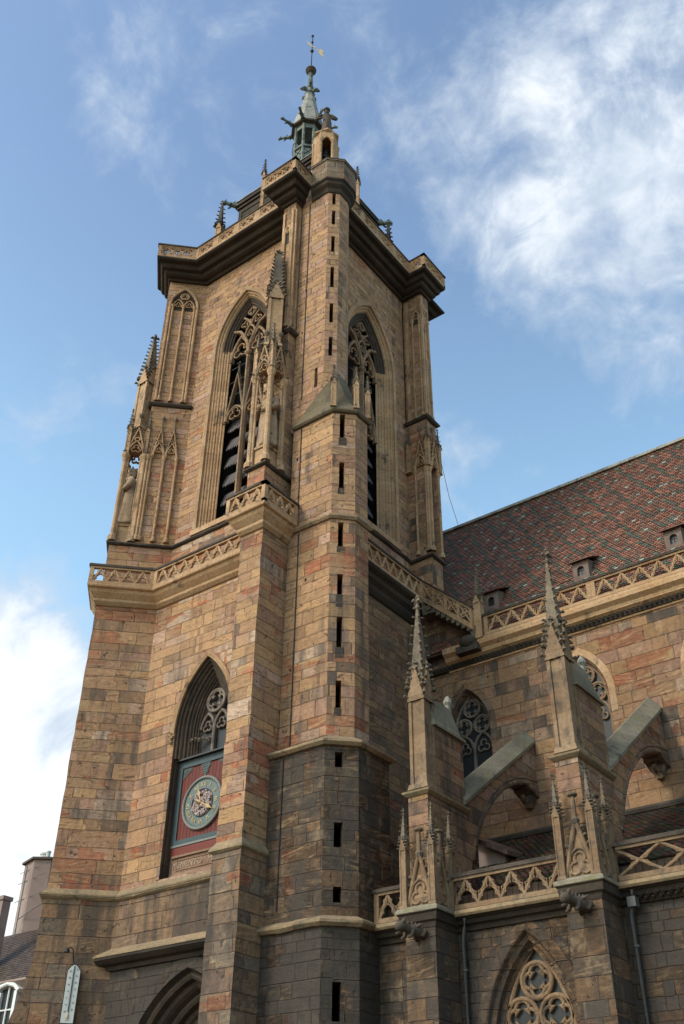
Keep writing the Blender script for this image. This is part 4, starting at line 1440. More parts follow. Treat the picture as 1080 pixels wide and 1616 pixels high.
for k in range(8):
    a = k * pi / 4
    crocket(b, .27 * cos(a), .27 * sin(a), 63.2 + .45 * (k % 2), cos(a), sin(a), .3)
build('spire_collar', b, M['copper'], lan)
b = MB(FL)
b.ell((0, 0, 65.95), (.34, .34, .34), 14, 9)
b.lathe(0, 0, [(.36, 65.88), (.37, 65.95), (.36, 66.02)], 14)
build('spire_ball', b, M['statuedark'], lan, True)
for k in range(8):
    a = ro + 2 * pi * k / 8
    b = MB(FL)
    dx, dy = cos(a), -sin(a)
    gargoyle_beast(b, (1.0 * dx, 1.0 * dy, 58.90), (1.95 * dx, 1.95 * dy, 58.80 + .1 * (k % 3)), .1)
    build('gargoyle', b, M['copper'], lan, True)
b = MB(FL)
b.tube([(0, 0, 66.2), (0, 0, 70.3)], .035, 6)
for z, r in ((68.35, .13), (69.45, .09), (70.25, .10)):
    b.ell((0, 0, z), (r, r, r), 10, 7)
vane = build('weather_vane', b, M['iron'], None, True)
tag(vane, 'thin iron rod with balls and a gilt pennant topping the lantern spire', 'weather vane')
b = MB(Fr(-25.6, 29.35, 30))
b.tube([(-.42, 0, 69.75), (-.2, 0, 69.3), (0, 0, 68.95), (.35, 0, 68.5), (.5, 0, 68.3)], [.012, .045, .05, .03, .03], 5)
b.ext([(.45, 68.42), (.62, 68.45), (.8, 68.2), (.72, 67.9), (.86, 67.45), (.62, 67.72), (.5, 68.0)], -.015, .015)
b.tube([(-.3, 0, 69.3), (-.05, 0, 69.05)], .02, 4)
build('pennant', b, M['dullgold'], vane)

# ---- stair turret
turret = []
X0 = -21.28
TP = {
    0: [(X0, 24.03), (-18.95, 24.03), (-18.17, 24.81), (-18.17, 26.62), (-20.5, 26.62)],
    1: [(X0, 24.1), (-19.02, 24.1), (-18.25, 24.87), (-18.25, 26.56), (-20.5, 26.56)],
    2: [(X0, 24.45), (-19.26, 24.45), (-18.6, 25.11), (-18.6, 25.93), (-20.5, 25.93)],
    3: [(X0, 24.46), (-19.24, 24.46), (-18.6, 25.10), (-18.6, 25.9), (-21.0, 25.9)],
    4: [(-21.5, 24.55), (-19.88, 24.55), (-19.49, 24.94), (-19.49, 25.56), (-19.62, 25.86), (-20.05, 26.08), (-21.1, 26.15)],
}
SL = {
    0: [(6.5, 7.5)], 1: [(9.65, 10.1), (11.25, 12.0), (13.75, 14.25)], 2: [(15.95, 16.95), (18.2, 19.4), (20.3, 21.15), (22.35, 23.4)],
    3: [(25.0, 26.25), (27.5, 28.7)], 4: [(32.4, 33.5), (34.4, 35.6), (36.65, 38.0), (39.05, 40.15), (41.0, 42.0), (42.5, 43.3)],
}
ZR = {0: (0, 9.05), 1: (9.05, 14.55), 2: (14.55, 23.65), 3: (23.65, 28.8), 4: (28.8, 44.0)}
SW = {0: .25, 1: .25, 2: .20, 3: .21, 4: .17}
HOLES = {2: [(-20.95, 17.7), (-20.4, 21.2)], 3: [(-21.06, 27.1), (-20.92, 25.2)], 4: [(-21.2, 34.4), (-21.1, 37.1), (-20.7, 39.3)]}
def turret_stage(k, mat):
    p = TP[k]
    z0, z1 = ZR[k]
    b = MB(Fr(0, p[0][1], 0))
    hs = [(u, u + .09, z, z + .13) for u, z in HOLES.get(k, [])]
    if k == 4:
        hs.append((-20.36, -20.2, 30.75, 31.85))
    slit_wall(b, p[0][0], p[1][0], z0, z1, hs, .35)
    fr, L = seg(p[1], p[2])
    b.fr = fr
    hw_ = SW[k] / 2
    m = L * (.42 if k < 4 else .5)
    slit_wall(b, 0, L, z0, z1, [(m - hw_, m + hw_, a, c) for a, c in SL[k]], .5)
    b.strip([(p[2:], z0), (p[2:], z1)])
    o = build('turret_wall', b, M[mat], tur)
    b = MB(fr)
    for i, (a, c) in enumerate(SL[k]):
        h_ = .28 + .12 * ((i * 7 + k * 3) % 3)
        if a - h_ > z0 + .55:
            b.box(m - hw_ - .04, m + hw_ + .07 * (i % 2), -.05, .006, a - h_, a - .004)
    if b.v and k in (1, 2, 3):
        build('repair_stone', b, M['dark'], tur)
    return o
tur_mb = MB()
tur_mb.prism([(-20.9, 24.9), (-20.0, 24.9), (-20.0, 25.7), (-20.9, 25.7)], 0.0, 43.0)
tur = build('stair_turret', tur_mb, M['void'], tower)
turret_stage(0, 'black')
turret_stage(1, 'dark')
turret_stage(2, 'mid')
turret_stage(3, 'upper')
turret_stage(4, 'upper')
for k, z, o in ((0, 9.0, .20), (1, 14.5, .2), (2, 23.58, .15)):
    course('string_course', [TP[k]], tower, [(-.3, z - .06), (o * .5, z - .04), (o, z + .05), (o, z + .12), (-.36, z + .44)])
b = MB()
p3 = TP[3]
o3 = off_path(p3, .17)
b.strip([(off_path(p3, -.1), 28.72), (off_path(p3, .1), 28.76), (o3, 28.84), (o3, 28.92)])
p4 = [(-21.3, 24.54), (-19.88, 24.54), (-19.48, 24.93), (-19.48, 25.57), (-20.6, 26.15)]
zt = [29.15, 30.5, 31.35, 31.45, 31.3]
rows = []
for t, k in ((0, 0), (.3, .16), (.62, .46), (1.0, 1.0)):
    rows.append([b.W(x, y, 28.92 + (z - 28.92) * k) for (x, y), z in zip(lerp_path(o3, p4, t), zt)])
b.rings(rows, False, False, False)
build('turret_roof', b, M['moss'], tur)
for (x, y, zt) in ((-19.16, 24.36, 1.25), (-18.5, 25.02, 1.25), (-18.5, 25.8, 1.3)):
    pinnacle(Fr(x, y, 45), 0, 0, 28.95, .1, zt, .3, .65, tower, nc=4, cap=.6)
p4 = TP[4]
p5 = [(-20.74, 24.2), (-19.74, 24.2), (-19.14, 24.8), (-19.14, 25.7), (-19.3, 26.0), (-19.7, 26.3), (-20.3, 26.5)]
p4b = [(-20.9, 24.55)] + p4[1:]
b = MB()
b.strip([(lerp_path(p4b, p5, t), z) for t, z in [(-.2, 43.3), (.15, 43.35), (.3, 43.6), (.75, 43.75), (.85, 43.95), (1.06, 44.0), (1.06, 44.12)]])
build('turret_cornice', b, M['cornice'], tur)
b = MB()
b.strip([(p5, 44.1), (p5, 45.42), (off_path(p5, .06), 45.44), (off_path(p5, .06), 45.54), (off_path(p5, -.35), 45.56)])
b.prism(off_path(p5, -.3) + [(-20.9, 26.4)], 45.1, 45.5)
build('turret_parapet', b, M['parapet'], tur)
# iron band
b = MB()
b.strip([(off_path(p5, .07), 45.50), (off_path(p5, .075), 45.58), (off_path(p5, -.3), 45.6)])
build('coping', b, M['coping'], tur)
# drain pipe-like conductor down the turret
b = MB(Fr(0, 24.45, 0))
b.tube([(-20.75, .03, 14.9), (-20.75, .03, 23.5)], .018, 5)
b.fr = Fr(0, 24.1, 0)
b.tube([(-20.7, .03, 9.6), (-20.7, .03, 14.4)], .018, 5)
b.fr = Fr(0, 24.55, 0)
b.tube([(-21.0, .03, 30.4), (-21.0, .03, 43.3)], .018, 5)
b.fr = Fr(0, 24.46, 0)
b.tube([(-20.85, .03, 24.2), (-20.85, .03, 28.7)], .018, 5)
build('lightning_conductor', b, M['iron'], tur)

# ---- bell cote on the turret and its figure
BC = (-20.74, 25.26)
bc = thing('bell_cote', 'small open sandstone bell canopy with arched sides on top of the stair turret', 'bell canopy', (BC[0], BC[1], 45.5))
for k in range(6):
    a = -pi / 4 + k * pi / 3 - pi / 6
    p = (BC[0] + .66 * cos(a), BC[1] + .66 * sin(a))
    q = (BC[0] + .66 * cos(a + pi / 3), BC[1] + .66 * sin(a + pi / 3))
    fr, L = seg(p, q)
    b = MB(fr)
    op = k in (0, 3)
    if not op:
        b.box(0.001, L - .001, -.12, 0, 45.5, 49.1)
    else:
      arch_wall(b, 0, L, 45.5, 49.1, [(L / 2, .27, .42, 48.2, 46.3)], 7)
    if op:
      arch_wall(b, .08, L - .08, 45.5, 49.1, [(L / 2, .27, .42, 48.2, 46.3)], 7, -.15)
    if op:
      b.sweep([(0, 0), (0, -.15)], lambda d: arch_line(L / 2, .27, .42, 48.2, 46.3, 0, 7))
    for u in (0.02, L - .02):
        b.lathe(u, 0, [(.08, 45.5), (.07, 46.3), (.055, 46.4), (.055, 48.3), (.08, 48.4), (.08, 48.6)], 6)
    if op:
        b.ribbon(arch_line(L / 2, .26, .42, 48.2, None, 0, 7), .03, -.02, .05)
    build('arched_side', b, M['carve'], bc)
b = MB(Fr(BC[0], BC[1], 0))
b.lathe(0, 0, [(.60, 49.05), (.74, 49.12), (.74, 49.22), (.36, 49.62), (.36, 49.72)], 6, pi / 4 + pi / 6)
build('cap', b, M['carve'], bc)
b = MB(Fr(BC[0], BC[1], 45))
b.lathe(0, 0, [(.06, 48.15), (.16, 48.12), (.20, 47.85), (.24, 47.6), (.34, 47.38), (.36, 47.3), (.30, 47.3)], 14)
bell = build('bell', b, M['bronze'], None, True)
tag(bell, 'dark bronze bell hanging inside the small canopy on the stair turret', 'bell')
b = MB(Fr(BC[0], BC[1], 45))
b.box(-.42, .42, -.05, .05, 48.17, 48.3)
b.tube([(0, 0, 47.6), (0, 0, 47.2)], [.02, .05], 6)
build('headstock', b, M['iron'], bell)
b = MB(Fr(BC[0], BC[1], 40))
statue_body(b, 0, 0, 49.7, 2.15, 3, True, slim=.78)
fig = build('stone_figure', b, M['statuedark'], None, True)
tag(fig, 'dark stone figure with hands on hips standing on top of the bell canopy', 'statue')
b = MB(Fr(BC[0], BC[1], 40))
b.lathe(0, .03, [(.15, 51.78), (.19, 51.82), (.15, 51.92), (.06, 52.0)], 10)
build('cap', b, M['statuedark'], fig)

# ---- canopied niches with statues
def niche(fr, half, parent, pin_deg, centre, back=True):
    """four-columned canopy: fr centred, u/w local"""
    h = half
    b, dk = MB(fr), MB(fr)
    for su in (-1, 1):
        for sw in (-1, 1):
            colonnette(b, su * h, sw * h, 26.62, 31.5, .105)
            colonnette(b, su * (h - .13), sw * (h - .02), 26.62, 31.45, .05)
            colonnette(b, su * (h - .02), sw * (h - .13), 26.62, 31.45, .05)
    b.box(-.34, .34, -.34, .34, 26.6, 27.5)
    b.box(-.40, .40, -.40, .40, 27.5, 27.62)
    o = build('statue_canopy', b, M['carve2'], parent)
    b = MB(fr)
    base_deg = math.degrees(atan2(fr.U[1], fr.U[0]))
    for k in range(4):
        f2 = Fr(*centre, base_deg + 90 * k)
        b.fr = dk.fr = f2
        gable(b, 0, h, 31.5, 33.15, h - .08, h + .08, .055, crock=.12, darkmb=dk)
    b.fr = fr
    b.taper(0, 0, 32.0, 33.4, h * .9, h * .62)
    build('canopy_gables', b, M['carve2'], o)
    build('crockets', dk, M['spire'], o)
    for su in (-1, 1):
        for sw in (-1, 1):
            c = fr(su * h, sw * h, 0)
            pinnacle(Fr(c[0], c[1], base_deg), 0, 0, 31.5, .1, 1.45, .3, .95, parent, 'carve', 'spire', nc=5, cap=.62)
    pinnacle(Fr(centre[0], centre[1], pin_deg), 0, 0, 33.2, .33, 3.1, .95, 2.15, parent, 'carve2', 'spire', nc=11, cap=.42, tip=.42 if pin_deg else .2)
    b = MB(fr)
    for z in (28.2, 29.3, 30.9):
        b.tube([(-h, -h, z), (h, -h, z)], .014, 5)
        b.tube([(h, -h, z), (h, h, z)], .014, 5)
    build('tie_bar', b, M['iron'], o)
    return o

cA = diag(-4.70, -54.35)
cA = (cA[0] - .42 * .7071, cA[1] + .42 * .7071)
niche(Fr(cA[0], cA[1], 45), .42, tower, 0, cA)
cB = (-22.07, 23.68)
niche(Fr(cB[0], cB[1], 0), .44, tower, 45, cB)
def niche_statue(c, deg, label, seed):
    b = MB(Fr(c[0], c[1], deg))
    hz = statue_body(b, 0, 0, 27.63, 3.2, seed)
    o = build('stone_statue', b, M['statue'], None, True)
    tag(o, label, 'statue')
    b = MB(Fr(c[0], c[1], deg))
    b.lathe(0, .03, [(.2, hz + .12), (.215, hz + .2), (.22, hz + .3)], 12)
    for k in range(6):
        a = k * pi / 3
        b.blob(.21 * cos(a), .03 + .21 * sin(a), hz + .33, .06, .09)
    build('crown', b, M['statue'], o)
    b = MB(Fr(c[0], c[1], deg))
    b.ell((.0, .46, 27.63 + .64 * 3.2), (.13, .13, .13), 10, 7)
    build('orb', b, M['statue'], o)
niche_statue(cA, -45, 'crowned stone statue with an orb in the niche at the left tower corner', 1)
niche_statue(cB, -8, 'robed stone statue behind thin columns in the niche between the two belfry windows', 5)
# ================================================================== CLOCK
CF = Fr(-25.5, 25.40, 0)
clock = thing('wall_clock', 'round grey-green clock with gilt hands on a red boarded panel under the pointed window', 'clock', (-25.5, 25.4, 14.3))
b = MB(CF)
b.box(-1.16, 1.16, -.04, .0, 12.98, 15.85)
build('board', b, M['redwood'], clock)
b = MB(CF)
for (u0, u1, z0, z1) in ((-1.36, -1.15, 12.98, 16.06), (1.15, 1.36, 12.98, 16.06), (-1.15, 1.15, 15.80, 16.06), (-1.15, 1.15, 12.98, 13.14)):
    b.box(u0, u1, -.03, .05, z0, z1)
build('frame', b, M['teal'], clock)
b = MB(CF)
b.box(-1.37, 1.37, -.03, .055, 12.90, 12.975)
build('trim', b, M['dialrim'], clock)
b = MB(CF)
b.box(-1.38, 1.38, -.04, .03, 12.62, 12.89)
build('beam', b, M['redbeam'], clock)
b = MB(CF)
b.box(-1.38, 1.38, -.03, .20, 16.065, 16.125)
build('shadow_trim', b, M['ink'], clock)  # black colour stands for the shadow along the top of the panel
b = MB(CF)
for sg in (-1, 1):
    for k in range(5):
        for j in range(5 - k):
            if (k + j) % 2 == 0 or k == 0 or j == 0:
                b.ribbon(circle(sg * (1.06 - .085 * j), 15.72 - .07 * k, .036, 7), .014, .0, .03, True)
for k in range(7):
    for j in range(-2, 3):
        if abs(j) * 1.0 <= 2.4 - k * .38:
            b.ribbon(circle(.085 * j, 15.74 - .095 * k, .043, 7), .015, .0, .035, True)
build('ornament', b, M['dial'], clock)
# dial
ZC = 14.30
RD = .93
b = MB(CF)
def disc(mb, r, w0, w1, n=48):
    mb.rings([[mb.P(r * cos(2 * pi * i / n), w_, ZC + r * sin(2 * pi * i / n)) for i in range(n)] for w_ in (w0, w1)])
disc(b, RD - .04, .0, .05)
dial = build('dial', b, M['dial'], clock)
b = MB(CF)
b.ribbon(circle(0, ZC, RD - .01, 48), .05, .0, .11, True)
build('rim', b, M['dialrim'], dial)
b = MB(CF)
b.ribbon(circle(0, ZC, .50, 32), .02, .05, .08, True)
disc(b, .49, .05, .056)
build('centre', b, M['ink'], dial)
b = MB(CF)
random.seed(4)
for k in range(130):
    r = .46 * sqrt(random.random())
    a = random.uniform(0, 2 * pi)
    rr = random.uniform(.035, .065)
    a1 = random.uniform(0, 6)
    b.ribbon([(r * cos(a) + rr * cos(a1 + t * .8) * (1 - .1 * t), ZC + r * sin(a) + rr * sin(a1 + t * .8) * (1 - .1 * t)) for t in range(6)], .016, .058, .075 + .0004 * k)
build('filigree', b, M['filigree'], dial)
b = MB(CF)
for k in range(60):
    a = 2 * pi * k / 60
    c, s_ = cos(a), sin(a)
    r0, r1, t = (.82, .87, .010) if k % 5 else (.81, .87, .018)
    q = [(r0 * s_ - t * c, r0 * c + t * s_), (r0 * s_ + t * c, r0 * c - t * s_), (r1 * s_ + t * c, r1 * c - t * s_), (r1 * s_ - t * c, r1 * c + t * s_)]
    b.ext([(x, ZC + z) for x, z in q], .05, .058)
build('minute_marks', b, M['ink'], dial)
b = MB(CF)
for k, s_ in enumerate(('XII', 'I', 'II', 'III', 'IIII', 'V', 'VI', 'VII', 'VIII', 'IX', 'X', 'XI')):
    a = 2 * pi * k / 12
    put_text(b, s_, .235, .665 * sin(a), ZC + .665 * cos(a), .062, .008, -a)
build('numerals', b, M['dullgold'], dial)
def hand(mb, ang, L, wd, w_):
    c, s_ = cos(ang), sin(ang)
    o = [(-wd * .5, -L * .28), (wd * .5, -L * .28), (wd * .28, 0), (wd * .3, L * .5), (wd * 1.1, L * .62), (wd * .45, L * .76), (0, L), (-wd * .45, L * .76), (-wd * 1.1, L * .62), (-wd * .3, L * .5), (-wd * .28, 0)]
    mb.ext([(x * c + z * s_, ZC - x * s_ + z * c) for x, z in o], w_, w_ + .018)
b = MB(CF)
hand(b, 2 * pi * (11 + 20 / 60) / 12, .56, .085, .125)
build('hand', b, M['gold'], clock)
b = MB(CF)
hand(b, 2 * pi * 20 / 60, .72, .075, .155)
b.ell((0, .17, ZC), (.06, .04, .06), 10, 6)
build('hand', b, M['gold'], clock)

# ================================================================== THERMOMETER
TF = Fr(*diag(-3.85, -53.64), 45)
th = thing('wall_thermometer', 'tall white enamel thermometer with small lamp at the lower left of the tower', 'thermometer', (TF.o[0], TF.o[1], 8.2))
tw, tz0, tz1 = .205, 7.36, 9.14
def plate(a, z0, z1):
    return [(-a, z0), (a, z0), (a, z1 - .18)] + [(a * (1 - k / 4) * .96, z1 - .18 + .18 * sin(k / 4 * pi / 2)) for k in range(5)] + [(-a * (k / 4) * .96, z1 - .18 + .18 * sin((4 - k) / 4 * pi / 2)) for k in range(1, 5)] + [(-a, z1 - .18)]
b = MB(TF)
b.ext(plate(tw + .025, tz0 - .03, tz1 + .03), .02, .10)
build('backing', b, M['iron'], th)
b = MB(TF)
b.ext(plate(tw, tz0, tz1), .10, .115)
build('scale_plate', b, M['white'], th)
b = MB(TF)
b.tube([(0, .13, tz0 + .32), (0, .13, tz1 - .02)], .013, 6)
build('glass_tube', b, M['glass'], th)
b = MB(TF)
b.ell((0, .13, tz0 + .2), (.035, .02, .08), 8, 6)
for k in range(5):
    b.box(-.06 + .01 * k, .05, .118, .125, tz0 + .08 + .045 * k, tz0 + .10 + .045 * k)
build('bulb', b, M['dullgold'], th)
b = MB(TF)
for k, s_ in enumerate(('20', '10', '0', '10', '20', '30', '35')):
    z = tz0 + .34 + (tz1 - tz0 - .55) * k / 6
    put_text(b, s_, .075, -.11, z, .118, .003)
    put_text(b, s_, .075, .11, z + .06, .118, .003)
for k in range(40):
    z = tz0 + .34 + (tz1 - tz0 - .5) * k / 39
    for sg in (-1, 1):
        b.box(sg * .035 - .012, sg * .035 + .012, .116, .119, z, z + .006)
build('lettering', b, M['ink'], th)
b = MB(TF)
b.tube([(0, .06, tz1 + .0), (-.06, .10, tz1 + .10), (-.10, .2, tz1 + .28), (-.12, .34, tz1 + .44), (-.2, .46, tz1 + .47), (-.27, .52, tz1 + .42)], .018, 6)
b.lathe(-.29, .54, [(.03, tz1 + .44), (.075, tz1 + .40), (.10, tz1 + .30), (.085, tz1 + .30)], 10)
build('lamp', b, M['iron'], th)

# ================================================================== NAVE
nave = thing('church_nave', 'long sandstone nave with traceried clerestory windows and a steep patterned tile roof', 'church nave', (-10, 35, 0))
XE = 6.0
b = MB(Fr(0, 32.4, 0))
arch_wall(b, -20.55, XE, 9.0, 20.9, [(-18.50 + 4.87 * k, .95, 1.75, 17.75, 15.3) for k in range(5)], 9)
b.strip([([(XE, 32.4), (XE, 44.0), (-29.9, 44.0), (-29.9, 34.4)], z) for z in (0, 21.2)])
build('nave_wall', b, M['nave'], nave)
for k in range(5):
    uc = -18.5 + 4.87 * k
    pth = lambda d: arch_line(uc, .95, 1.75, 17.75, 15.3, d, 9)
    b = MB(Fr(0, 32.4, 0))
    b.sweep([(0, 0), (-.08, -.12), (-.12, -.32), (-.14, -.42)], pth)
    o = build('clerestory_window', b, M['pier' if k == 0 else 'nave'], nave)
    b = MB(Fr(0, 32.4, 0))
    b.sweep([(.27, .0), (.26, .018), (.01, .022), (0, 0)], lambda d: arch_line(uc, .95, 1.75, 17.75, 17.0, d, 9))
    build('voussoirs', b, M['low' if k == 0 else 'carve2'], o)
    b = MB(Fr(0, 32.4, 0))
    b.box(uc - 1.0, uc + 1.0, -.42, .07, 15.15, 15.32)
    w0, w1 = -.44, -.30
    b.ribbon([(uc, 15.3), (uc, 17.35)], .05, w0, w1)
    for sg in (-1, 1):
        b.ribbon(arch_line(uc + sg * .41, .38, .6, 17.1, None, 0, 6), .045, w0, w1)
        b.ribbon(foil(uc + sg * .41, 17.15, .26, 3), .028, w0 + .02, w1 - .03, True)
        b.ribbon(circle(uc + sg * .41, 18.05, .35, 14), .04, w0, w1, True)
        b.ribbon(foil(uc + sg * .41, 18.05, .31, 4), .03, w0 + .02, w1 - .03, True)
    b.ribbon(circle(uc, 18.78, .36, 14), .04, w0, w1, True)
    b.ribbon(foil(uc, 18.78, .32, 4), .03, w0 + .02, w1 - .03, True)
    b.ribbon(arch_line(uc, .80, 1.6, 17.75, 15.3, 0, 8), .05, w0, w1)
    build('tracery', b, M['darktrac' if k == 0 else 'trac'], o)
    b = MB(Fr(0, 32.4, 0))
    b.face([b.P(u, -.42, z) for u, z in arch_line(uc, .88, 1.7, 17.75, 15.3, 0, 9)])
    build('glass', b, M['glass'], o)
# soot darkened corner and cornice
b = MB(Fr(0, 32.4, 0))
cpr = [(-.02, 20.35), (.06, 20.37), (.10, 20.5), (.12, 20.62), (.30, 20.72), (.34, 20.86), (.52, 20.98), (.55, 21.12), (.55, 21.22), (-.1, 21.26)]
b.rings([[b.P(u, w_, z) for w_, z in cpr] for u in (-19.2, XE)])
build('eaves_cornice', b, M['carve'], nave)
b = MB(Fr(0, 32.4, 0))
b.rings([[b.P(u, w_, z) for w_, z in ((-.02, 20.42), (.13, 20.44), (.17, 20.56), (.17, 20.66), (-.02, 20.70))] for u in (-20.5, XE)])
random.seed(11)
u = -20.4
while u < XE:
    b.blob(u, .17, 20.55, .085, .09)
    b.blob(u + .09, .16, 20.63, .05)
    u += .19
build('foliage_frieze', b, M['cornice'], nave)
balustrade('nave_balustrade', [(-17.2, 31.86), (XE, 31.86)], 21.24, 22.16, 'zig', nave, .78, post_every=4.87, th=.14)
pinnacle(Fr(-17.45, 31.98, 0), 0, 0, 21.22, .16, 1.65, .35, 1.1, nave, 'carve', 'spire', nc=5, cap=.5)

# roof of coloured tiles
def tile_roof(name, x0, x1, y0, z0, y1, z1, parent, tw_=.21, tl=.15, pattern=True, xmin=None, seed=3):
    rnd = random.Random(seed)
    L = math.hypot(y1 - y0, z1 - z0)
    cy, cz = (y1 - y0) / L, (z1 - z0) / L
    ny, nz = -cz, cy
    mb = MB()
    n = int(L / tl)
    pal = [(.25, .105, .068), (.275, .12, .075), (.22, .095, .063), (.26, .125, .082), (.20, .095, .066)]
    green, dgreen, light, dark = (.095, .105, .078), (.125, .095, .072), (.33, .33, .27), (.16, .082, .06)
    for j in range(n):
        s0 = tl * j
        xs = x0 if (xmin is None or y0 + cy * s0 < 34.3) else xmin
        m = int((x1 - xs) / tw_)
        for i in range(m):
            a = xs + tw_ * (i + .5 * (j % 2))
            b_ = a + tw_ - .012
            lift = .035 + rnd.uniform(-.008, .012)
            s1 = s0 + tl + .03
            jj = rnd.uniform(-.012, .012)
            def pt(x, s_, h):
                return mb.W(x, y0 + cy * s_ + ny * h, z0 + cz * s_ + nz * h)
            k = .28 * tl
            lo = s0 + jj
            f = [pt(a, lo + k, lift), pt(a + tw_ * .25, lo, lift), pt(b_ - tw_ * .25, lo, lift), pt(b_, lo + k, lift), pt(b_, s1, .0), pt(a, s1, .0)]
            f2 = [pt(a, lo + k, lift - .03), pt(a + tw_ * .25, lo, lift - .03), pt(b_ - tw_ * .25, lo, lift - .03), pt(b_, lo + k, lift - .03)]
            mb.face(f)
            for q in range(3):
                mb.face((f[q], f2[q], f2[q + 1], f[q + 1]))
            c = rnd.choice(pal)
            if pattern:
                x, s_ = (a + b_) / 2, s0 + tl / 2
                uu = (x + .515 * s_ + 9.15) / 1.19
                vv = (s_ - 10.39) / 1.19
                fu = uu - floor(uu)
                du = min(fu, 1 - fu) * 1.19             # distance from a green band
                fv = vv + .5 - floor(vv + .5) - .5
                lu = abs(fu - .5) * 1.19
                lv = abs(fv) * 1.19
                if du < .10:
                    c = green if rnd.random() < .7 else dgreen
                elif lu < .11 and lv < .08:
                    c = light if rnd.random() < .75 else (.25, .30, .24)
                elif lu / .34 + lv / .30 < 1.0:
                    c = (.10, .105, .078) if rnd.random() < .5 else (.17, .085, .062)
                elif .86 < lu / .56 + lv / .56 < 1.08:
                    c = dgreen if rnd.random() < .6 else dark
            else:
                r = rnd.random()
                c = (.07, .032, .026) if r < .4 else (.045, .04, .033) if r < .7 else (.028, .042, .032) if r < .85 else (.10, .085, .03) if r < .9 else (.12, .04, .03)
            v = rnd.uniform(.75, 1.2)
            mb.cols += [tuple(q * v for q in c)] * 4
    return mb

mb = tile_roof('roof', -20.5, XE, 32.1, 21.3, 38.2, 31.75, nave, xmin=-27.0)
roof = build('roof', mb, M['tile'], nave)
b = MB()
b.W(0, 0, 0)
b = MB(Fr(0, 0, 0))
b.rings([[b.W(x, y, z) for y, z in ((32.12, 21.2), (38.2, 31.68), (44.3, 21.2))] for x in (-20.5, XE)])
b.rings([[b.W(x, y, z) for y, z in ((34.42, 25.15), (38.2, 31.68), (44.3, 21.2))] for x in (-27.0, -20.502)])
build('roof_boards', b, M['wood'], roof)
b = MB()
for x0 in [(-27 + .45 * k) for k in range(74)]:
    b.rings([[b.W(x, y, z) for y, z in ((38.0, 31.66), (38.05, 31.84), (38.2, 31.90), (38.35, 31.84), (38.4, 31.66))] for x in (x0, x0 + .44)])
build('ridge_tiles', b, M['lead'], roof)

def dormer(x, s_):
    L = math.hypot(6.1, 10.45)
    y, z = 32.1 + 6.1 / L * s_, 21.3 + 10.45 / L * s_
    fr = Fr(x, y, 0)
    b = MB(fr)
    h, hw_ = .90, .34
    arch_wall(b, -hw_, hw_, z - .1, z + h, [(0, .15, .14, z + .52, z + .24)], 5)
    for sg in (-1, 1):
        b.face([b.P(sg * hw_, 0, z - .1), b.P(sg * hw_, -1.0, z - .1 + 1.6), b.P(sg * hw_, -1.0, z + h + .3), b.P(sg * hw_, 0, z + h)])
    b.sweep([(0, 0), (0, -.12)], lambda d: arch_line(0, .15, .14, z + .52, z + .24, d, 5))
    o = build('dormer', b, M['dormer'], nave)
    b = MB(fr)
    b.face([b.P(u, -.1, q) for u, q in arch_line(0, .15, .14, z + .52, z + .24, 0, 5)])
    build('pane', b, M['glass'], o)
    b = MB(fr)
    for w_ in (-.095,):
        b.tube([(0, w_, z + .28), (0, w_, z + .78)], .012, 4)
        b.tube([(-.17, w_, z + .5), (.17, w_, z + .5)], .012, 4)
    build('glazing_bars', b, M['iron'], o)
    b = MB(fr)
    rnd = random.Random(int(x * 10))
    for j in range(8):
        for i in range(6):
            a = -.50 + .165 * i + .08 * (j % 2)
            q0, q1 = j * .15 - .02, j * .15 + .19
            f0 = [b.P(a, .16 - q0, z + h - .05 + q0 * .55 + .03), b.P(a + .155, .16 - q0, z + h - .05 + q0 * .55 + .03), b.P(a + .155, .16 - q1, z + h - .05 + q1 * .55), b.P(a, .16 - q1, z + h - .05 + q1 * .55)]
            f1 = [b.P(a, .16 - q0, z + h - .05 + q0 * .55), b.P(a + .155, .16 - q0, z + h - .05 + q0 * .55), b.P(a + .155, .16 - q1, z + h - .08 + q1 * .55), b.P(a, .16 - q1, z + h - .08 + q1 * .55)]
            b.rings([f1, f0])
            v = rnd.uniform(.7, 1.3)
            b.cols += [(.12 * v, .05 * v, .036 * v)] * 6
    build('dormer_roof', b, M['tile'], o)
for x in (-17.45, -13.35, -9.50, -5.6, -1.7):
    dormer(x, 2.0)

b = MB()
b.prism([(-20.5, 32.45), (-18.0, 32.45), (-18.0, 32.75), (-20.5, 32.75)], 20.9, 23.5)
build('parapet_wall', b, M['rwall'], nave)

# stair bridge from the tower gallery to the nave gallery
bfr = Fr(0, 31.75, 0)
b = MB(bfr)
sof = [(-19.95, 23.0), (-19.70, 23.05)] + [(-19.2 + .25 * k, 22.95 - .16 * k - .012 * k * k) for k in range(6)] + [(-17.62, 21.2)]
top = [(-17.55, 21.75), (-20.05, 23.80)]
b.ext(sof + top, -.62, .0)
n = 9
for k in range(n):
    u = -19.75 + 2.1 * k / n
    z = 23.52 - 1.78 * k / n
    b.box(u, u + .19, -.60, .07, z - .36, z - .16)
br = build('stair_bridge', b, M['spire'], tower)
b = MB(bfr)
sl = (21.80 - 23.84) / 2.24
def sh(u, z0):
    return 23.84 + sl * (u + 20.03) + z0
b.ext([(-20.0, sh(-20.0, -.08)), (-17.6, sh(-17.6, -.08)), (-17.6, sh(-17.6, .18)), (-20.0, sh(-20.0, .18))], -.12, .10)
b.ext([(-20.0, sh(-20.0, .80)), (-17.6, sh(-17.6, .80)), (-17.6, sh(-17.6, .90)), (-20.0, sh(-20.0, .90))], -.08, .08)
